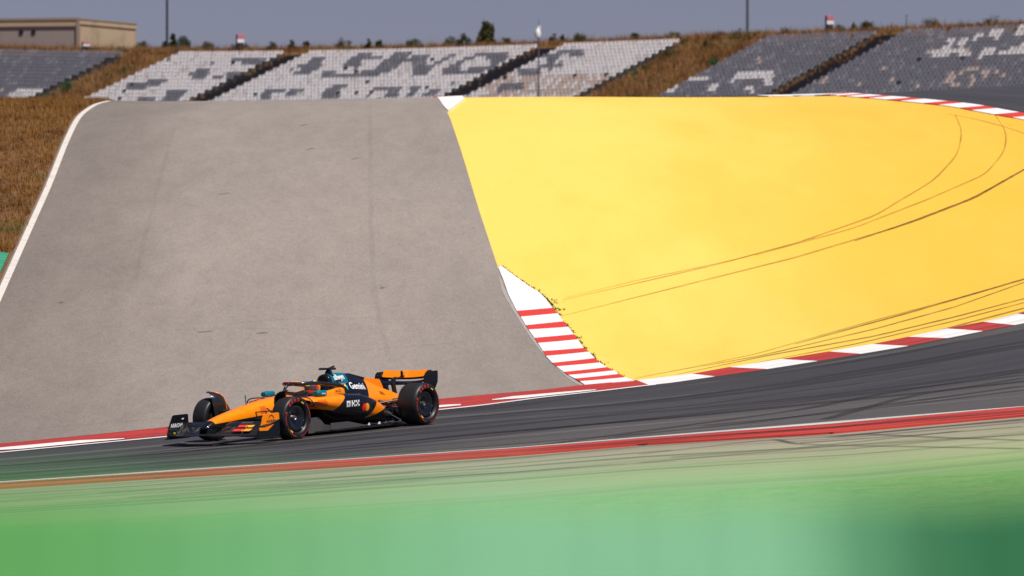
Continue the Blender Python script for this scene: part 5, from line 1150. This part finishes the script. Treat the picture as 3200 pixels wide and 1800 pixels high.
# ---- suspension and winglets
def arms(name, L, r_=.016):
    for a, b in L:
        for sg in (1, -1):
            mb = MB(); mb.tube([(a[0], a[1]*sg, a[2]), (b[0], b[1]*sg, b[2])], r_, 8, flat=.6); mb.build(name, C_carb, car, smooth=True)
arms('suspension_arm', [((.10, .18, .47), (.02, .72, .50)), ((-.42, .22, .50), (-.02, .72, .50)), ((.22, .17, .27), (.02, .72, .22)), ((-.42, .22, .30), (-.03, .72, .22)), ((-.15, .22, .52), (.0, .72, .26)), ((.14, .18, .36), (.10, .72, .38))])
arms('suspension_arm', [((-3.05, .26, .40), (-WB+.02, .57, .47)), ((-3.72, .16, .44), (-WB-.02, .57, .47)), ((-2.95, .28, .24), (-WB+.05, .57, .22)), ((-3.75, .16, .24), (-WB-.05, .57, .22)), ((-3.2, .24, .46), (-WB+.05, .57, .30)), ((-3.5, .18, .33), (-WB, .6, .36))], .018)
P_wl = car_paint('winglet_paint', (.02, .019, .019), rough=.3)
for sg in (1, -1):
    path = [(.665, .36, .12, -.16), (.655, .50, .17, -.17), (.655, .62, .20, -.15), (.665, .71, .20, -.11), (.70, .77, .18, -.06), (.76, .80, .16, -.01), (.84, .812, .13, .03)]
    mb = MB(); mb.loft([[(xf, sg*y_, z_), ((xf+xb)/2, sg*(y_-.012), z_+.012), (xb, sg*y_, z_), (xb, sg*(y_+.012), z_+.012), ((xf+xb)/2, sg*(y_+.002), z_+.022), (xf, sg*(y_+.012), z_+.012)] for y_, z_, xf, xb in path]); wl = mb.build('wheel_winglet', P_wl, car, smooth=True, angle=50)
    mb = MB(); mb.tube([(xb, sg*(y_+.004), z_+.01) for y_, z_, xf, xb in path[1:]], .011, 6); mb.build('winglet_edge', C_org, wl, smooth=True)
# ---- driver
drv = empty('person'); tag(drv, 'driver with a red, yellow and blue helmet seated in the racing car', 'person'); drv.matrix_world = Mcar @ Matrix.Translation((-.17, 0, .0))
SK = {}
def sk_add(L): 
    for k, (p, r_) in L.items(): SK[k] = (p, r_)
sk_add({'pelvis': ((-1.42, 0, .27), .13), 'belly': ((-1.52, 0, .38), .13), 'chest': ((-1.60, 0, .50), .135), 'neck': ((-1.60, 0, .60), .065), 'head': ((-1.57, 0, .70), .075), 'crown': ((-1.57, 0, .77), .07)})
E_ = [('pelvis', 'belly'), ('belly', 'chest'), ('chest', 'neck'), ('neck', 'head'), ('head', 'crown')]
for s_, sg in (('l', 1), ('r', -1)):
    sk_add({s_+'sho': ((-1.58, .15*sg, .545), .06), s_+'elb': ((-1.40, .195*sg, .46), .042), s_+'wri': ((-1.27, .15*sg, .58), .028), s_+'pal': ((-1.24, .135*sg, .615), .022), s_+'hip': ((-1.36, .09*sg, .29), .08), s_+'kne': ((-.98, .10*sg, .46), .052), s_+'ank': ((-.60, .08*sg, .32), .032), s_+'toe': ((-.48, .08*sg, .40), .026)})
    E_ += [('chest', s_+'sho'), (s_+'sho', s_+'elb'), (s_+'elb', s_+'wri'), (s_+'wri', s_+'pal'), ('pelvis', s_+'hip'), (s_+'hip', s_+'kne'), (s_+'kne', s_+'ank'), (s_+'ank', s_+'toe')]
    for j, (dx, dz, ln) in enumerate(((.012, .030, .9), (.018, .014, 1.0), (.020, -.002, .95), (.016, -.018, .8), (-.012, .028, .7))):
        a, b_ = s_+'f%da' % j, s_+'f%db' % j; bx_, by_, bz_ = (-1.24, .135*sg, .615)
        sk_add({a: ((bx_+dx+.018*ln, by_+.008*sg, bz_+dz), .009), b_: ((bx_+dx+.026*ln, by_-.022*sg, bz_+dz-.004), .008)}); E_ += [(s_+'pal', a), (a, b_)]
keys = list(SK); me = bpy.data.meshes.new('body'); me.from_pydata([SK[k][0] for k in keys], [(keys.index(a), keys.index(b_)) for a, b_ in E_], [])
bdy = obj('body', me, drv); bdy.modifiers.new('skin', 'SKIN')
for i, k in enumerate(keys): me.skin_vertices[0].data[i].radius = (SK[k][1], SK[k][1]); me.skin_vertices[0].data[i].use_root = (k == 'pelvis')
ss = bdy.modifiers.new('sub', 'SUBSURF'); ss.levels = 1; ss.render_levels = 2
me.materials.append(simple('race_suit', (.05, .05, .06), .8))
def helmet_mat():
    m, nt, b = new_mat('helmet_paint'); tc = N(nt, 'ShaderNodeTexCoord')
    v = N(nt, 'ShaderNodeTexVoronoi'); v.inputs['Scale'].default_value = 11; nt.links.new(tc.outputs['Object'], v.inputs['Vector'])
    s_ = N(nt, 'ShaderNodeSeparateColor'); nt.links.new(v.outputs['Color'], s_.inputs[0])
    r_ = N(nt, 'ShaderNodeValToRGB'); r_.color_ramp.interpolation = 'CONSTANT'; e = r_.color_ramp.elements
    L = [(0, (.85, .62, .01)), (.28, (.75, .05, .02)), (.46, (.03, .28, .05)), (.56, (.02, .12, .5)), (.70, (.9, .25, .02)), (.85, (.75, .75, .75))]
    while len(e) < len(L): e.new(.5)
    for i, (p, c) in enumerate(L): e[i].position = p; e[i].color = rgb(c)
    nt.links.new(s_.outputs[0], r_.inputs[0]); nt.links.new(r_.outputs[0], b.inputs['Base Color']); b.inputs['Roughness'].default_value = .25; b.inputs['Coat Weight'].default_value = .6
    return m
mb = MB(); secs = []
for z_, rx, ry, cx_ in ((-.13, .085, .075, .02), (-.11, .125, .10, .02), (-.05, .145, .118, .01), (.02, .142, .122, 0), (.08, .122, .108, -.005), (.115, .088, .08, -.008), (.135, .045, .042, -.01), (.14, .012, .012, -.01)):
    secs.append([(cx_+rx*math.cos(t), ry*math.sin(t), z_) for t in np.linspace(0, 2*math.pi, 25)[:-1]])
mb.loft(secs); hel = mb.build('helmet', helmet_mat(), drv, smooth=True, angle=80); hel.location = (-1.52, 0, .755); hel.scale = (1.06, 1.06, 1.06)
mb = MB(); secs = []
for z_, rr in ((-.03, 1.03), (0, 1.045), (.03, 1.04), (.05, 1.0)):
    secs.append([(.143*rr*math.cos(t), .121*rr*math.sin(t), z_) for t in np.linspace(R(-75), R(75), 13)]+[(.132*rr*math.cos(t), .112*rr*math.sin(t), z_) for t in np.linspace(R(75), R(-75), 13)])
mb.loft(secs); mb.build('visor', simple('visor', (.10, .05, .045), .1, coat=.5), hel, smooth=True)
mb = MB(); mb.tube([(.02, .10, -.14), (.10, .06, -.14), (.12, 0, -.14), (.10, -.06, -.14), (.02, -.10, -.14)], .03, 8); mb.build('collar', C_yel, hel, smooth=True)

# ---- stretch the bodywork lengthwise to its real proportions (wheels and suspension stay)
WX = np.array([-4.4, -4.1, -3.8, -3.3, -3.0, -2.36, -2.0, -1.72, -1.54, -1.2, -.98, 0, .5, 1.0, 1.4]); WN = np.array([-4.55, -4.27, -4.06, -3.58, -3.27, -2.55, -2.2, -1.99, -1.71, -1.30, -1.02, 0, .5, 1.06, 1.46])
def warp(o, ys=1.0, dz=0.0):
    if o.type == 'MESH':
        co = np.zeros(len(o.data.vertices)*3, np.float32); o.data.vertices.foreach_get('co', co); co = co.reshape(-1, 3)
        if any(abs(v) > 1e-6 for v in o.rotation_euler) or o.location.length > 1e-6:
            o.location.x = float(np.interp(o.location.x, WX, WN)); o.location.y *= ys; o.location.z += dz
        else:
            co[:, 0] = np.interp(co[:, 0], WX, WN); co[:, 1] *= ys; co[:, 2] += dz; o.data.vertices.foreach_set('co', co.ravel()); o.data.update()
    for c in o.children: warp(c, ys, dz)
for o in list(car.children):
    n_ = o.name.split('.')[0]
    if n_ in ('wheel', 'suspension_arm', 'wheel_winglet'): continue
    if n_ == 'rear_wing': warp(o, 1.12, -.085)
    elif n_ == 'front_wing': warp(o, 1.04, .03)
    elif n_ in ('airbox', 'camera_pod'): warp(o, 1.08 if n_ == 'airbox' else 1.0, -.045 if n_ == 'airbox' else -.065)
    elif n_ == 'halo': warp(o, 1.0, -.03)
    else: warp(o)
# ---- lettering wrapped on to the bodywork (left side faces the camera)
BV = {}
def bvh_of(o):
    if o.name in BV: return BV[o.name]
    dg = bpy.context.evaluated_depsgraph_get(); e = o.evaluated_get(dg); me = e.to_mesh()
    t = BVHTree.FromPolygons([v.co.copy() for v in me.vertices], [tuple(p.vertices) for p in me.polygons]); e.to_mesh_clear(); BV[o.name] = t; return t
bpy.context.view_layer.update()
def decal(name, V, Fc, mat, target, X, Z, sg=1, tilt=0.0, sx=1.0, lift=.004, ref=None):
    """V: flat 2D shape, x to the right as seen from outside, y up"""
    t = bvh_of(target); ct, st = math.cos(tilt), math.sin(tilt); out = []; bm = bmesh.new(); vs = [bm.verts.new((p[0], p[1], 0)) for p in V]
    for f in Fc:
        try: bm.faces.new([vs[i] for i in f])
        except ValueError: pass
    bmesh.ops.triangulate(bm, faces=bm.faces[:]); bmesh.ops.subdivide_edges(bm, edges=[e for e in bm.edges if e.calc_length() > .03], cuts=2, use_grid_fill=False); bmesh.ops.triangulate(bm, faces=bm.faces[:])
    for v in bm.verts:
        a, b_ = v.co.x*sx, v.co.y; a, b_ = a*ct-b_*st, a*st+b_*ct
        x = X-a*sg; z = Z+b_
        hit, nrm_, _, _ = t.ray_cast(Vector((x, 2.0*sg, z)), Vector((0, -sg, 0)))
        if hit is None: hit = Vector((x, (ref or .3)*sg, z)); nrm_ = Vector((0, sg, 0))
        n_ = nrm_ if nrm_.y*sg > 0 else -nrm_
        v.co = hit+Vector((0, sg, 0))*lift+n_*.002
    me = bpy.data.meshes.new(name); bm.to_mesh(me); bm.free(); me.materials.append(mat); return obj(name, me, target)
def words(txt, size, mat, target, X, Z, sg=1, bold=0.0, tilt=0.0, sx=1.0, lift=.004, nm='lettering'):
    V, Fc = text_mesh(txt, size, bold); V = V-np.array([0, size*.33, 0]); return decal(nm, V, Fc, mat, target, X, Z, sg, tilt, sx, lift)
def disc(r_, n=28, cx_=0.0, cy_=0.0): return np.array([(cx_+r_*math.cos(t), cy_+r_*math.sin(t), 0) for t in np.linspace(0, 2*math.pi, n+1)[:-1]]), [tuple(range(n))]
C_mcr = simple('logo_red', (.80, .015, .01), .4); C_mco = simple('logo_orange', (.95, .36, .02), .4); C_mcm = simple('logo_deep_orange', (.93, .11, .005), .4)
for sg in (1, -1):
    pd = pods[0] if sg > 0 else pods[1]
    # pixel-block wordmark: O K X drawn with squares
    B = []; u_ = .034
    O_ = [(c, r_) for c in range(3) for r_ in range(3) if not (c == 1 and r_ == 1)]; K_ = [(4, 0), (4, 1), (4, 2), (5, 1), (6, 0), (6, 2)]; X_ = [(7.4, 0), (7.4, 2), (8.4, 1), (9.4, 0), (9.4, 2)]
    for c, r_ in O_+K_+X_:
        n0 = len(B); B += [((c-4.7)*u_, (r_-1.5)*u_, 0), ((c-3.7)*u_, (r_-1.5)*u_, 0), ((c-3.7)*u_, (r_-.5)*u_, 0), ((c-4.7)*u_, (r_-.5)*u_, 0)]
    decal('lettering', np.array(B), [tuple(range(4*i, 4*i+4)) for i in range(len(B)//4)], C_white, pd, -1.78, .485, sg)
    for cx_, mt, lf in ((-.038, C_mcr, .004), (.038, C_mco, .0055)):
        V, Fc = disc(.066, 28, cx_); decal('round_logo', V, Fc, mt, pd, -2.16, .40, sg, lift=lf)
    V = np.array([(.066*math.cos(t)-.038, .066*math.sin(t), 0) for t in np.linspace(-.95, .95, 9)]+[(-.066*math.cos(t)+.038, .066*math.sin(t), 0) for t in np.linspace(.95, -.95, 9)][1:-1]+[]); V2 = np.concatenate([V[:9], V[9:]]); order = list(range(len(V2)))
    decal('round_logo', V2, [tuple(order)], C_mcm, pd, -2.16, .40, sg, lift=.007)
    words('Gemini', .155, C_white, eng, -2.69, .735, sg, .003, tilt=-R(5))
    # four-pointed star
    for (mt, pts) in ((C_blue, [(0, 0), (0, .085), (.02, .02), (.055, 0), (.02, -.02)]), (simple('star_pink', (.75, .08, .25), .4), [(0, 0), (0, .085), (-.02, .02)]), (C_yel, [(0, 0), (-.02, .02), (-.055, 0), (-.02, -.02)]), (simple('star_green', (.03, .55, .45), .4), [(0, 0), (-.02, -.02), (0, -.085), (.02, -.02)]), (simple('star_blue', (.03, .25, .75), .4), [(0, 0), (.02, .02), (.055, 0), (.02, -.02)])):
        decal('star_logo', np.array([(a, b_, 0) for a, b_ in pts]), [tuple(range(len(pts)))], mt, eng, -2.38, .765, sg)
    words('allwyn', .125, C_white, air, -2.27, .915, sg, .004, sx=.95)
    words('DELL', .075, C_blackd, eng, -3.42, .565, sg, .001, tilt=-R(8))
    words("JACK", .07, C_blackd, tubo, -1.90, .70, sg, .0); words('COOP', .05, C_blackd, tubo, -1.92, .635, sg, .001)
    words('android', .06, C_white, nose, .70, .315, sg, 0, tilt=-R(4))
    words('SURFACE', .04, C_metal, eng, -2.58, .60, sg)
epl = [o for o in fwm.children if o.name.startswith('endplate') and 'foot' not in o.name]
words('workday', .075, C_blackd, epl[0], .70, .365, 1, .001)
arch = np.array([(.075*math.cos(t), .075*math.sin(t), 0) for t in np.linspace(.2, math.pi-.2, 10)]+[(.063*math.cos(t), .063*math.sin(t), 0) for t in np.linspace(math.pi-.2, .2, 10)])
decal('round_logo', arch, [tuple(range(20))], C_blackd, epl[0], .70, .385, 1)
# inner face of the right endplate faces the camera
V, Fc = text_mesh('ARROW', .10, .002); V = V-np.array([0, .033, 0])
mb = MB(); mb.add([(.80-p[0]*.85, -.963, .31+p[1]*.9) for p in V], Fc); mb.build('lettering', C_white, epl[1], fix=False)
mb = MB(); mb.add([(.66, -.963, .40), (.62, -.963, .40), (.60, -.963, .425), (.66, -.963, .418)], [(0, 1, 2, 3)]); mb.build('small_mark', C_white, epl[1], fix=False)
for sg in (1, -1):
    words('dnata', .045, C_white, mirrors[0 if sg > 0 else 1], -1.17, .70, sg, .001)
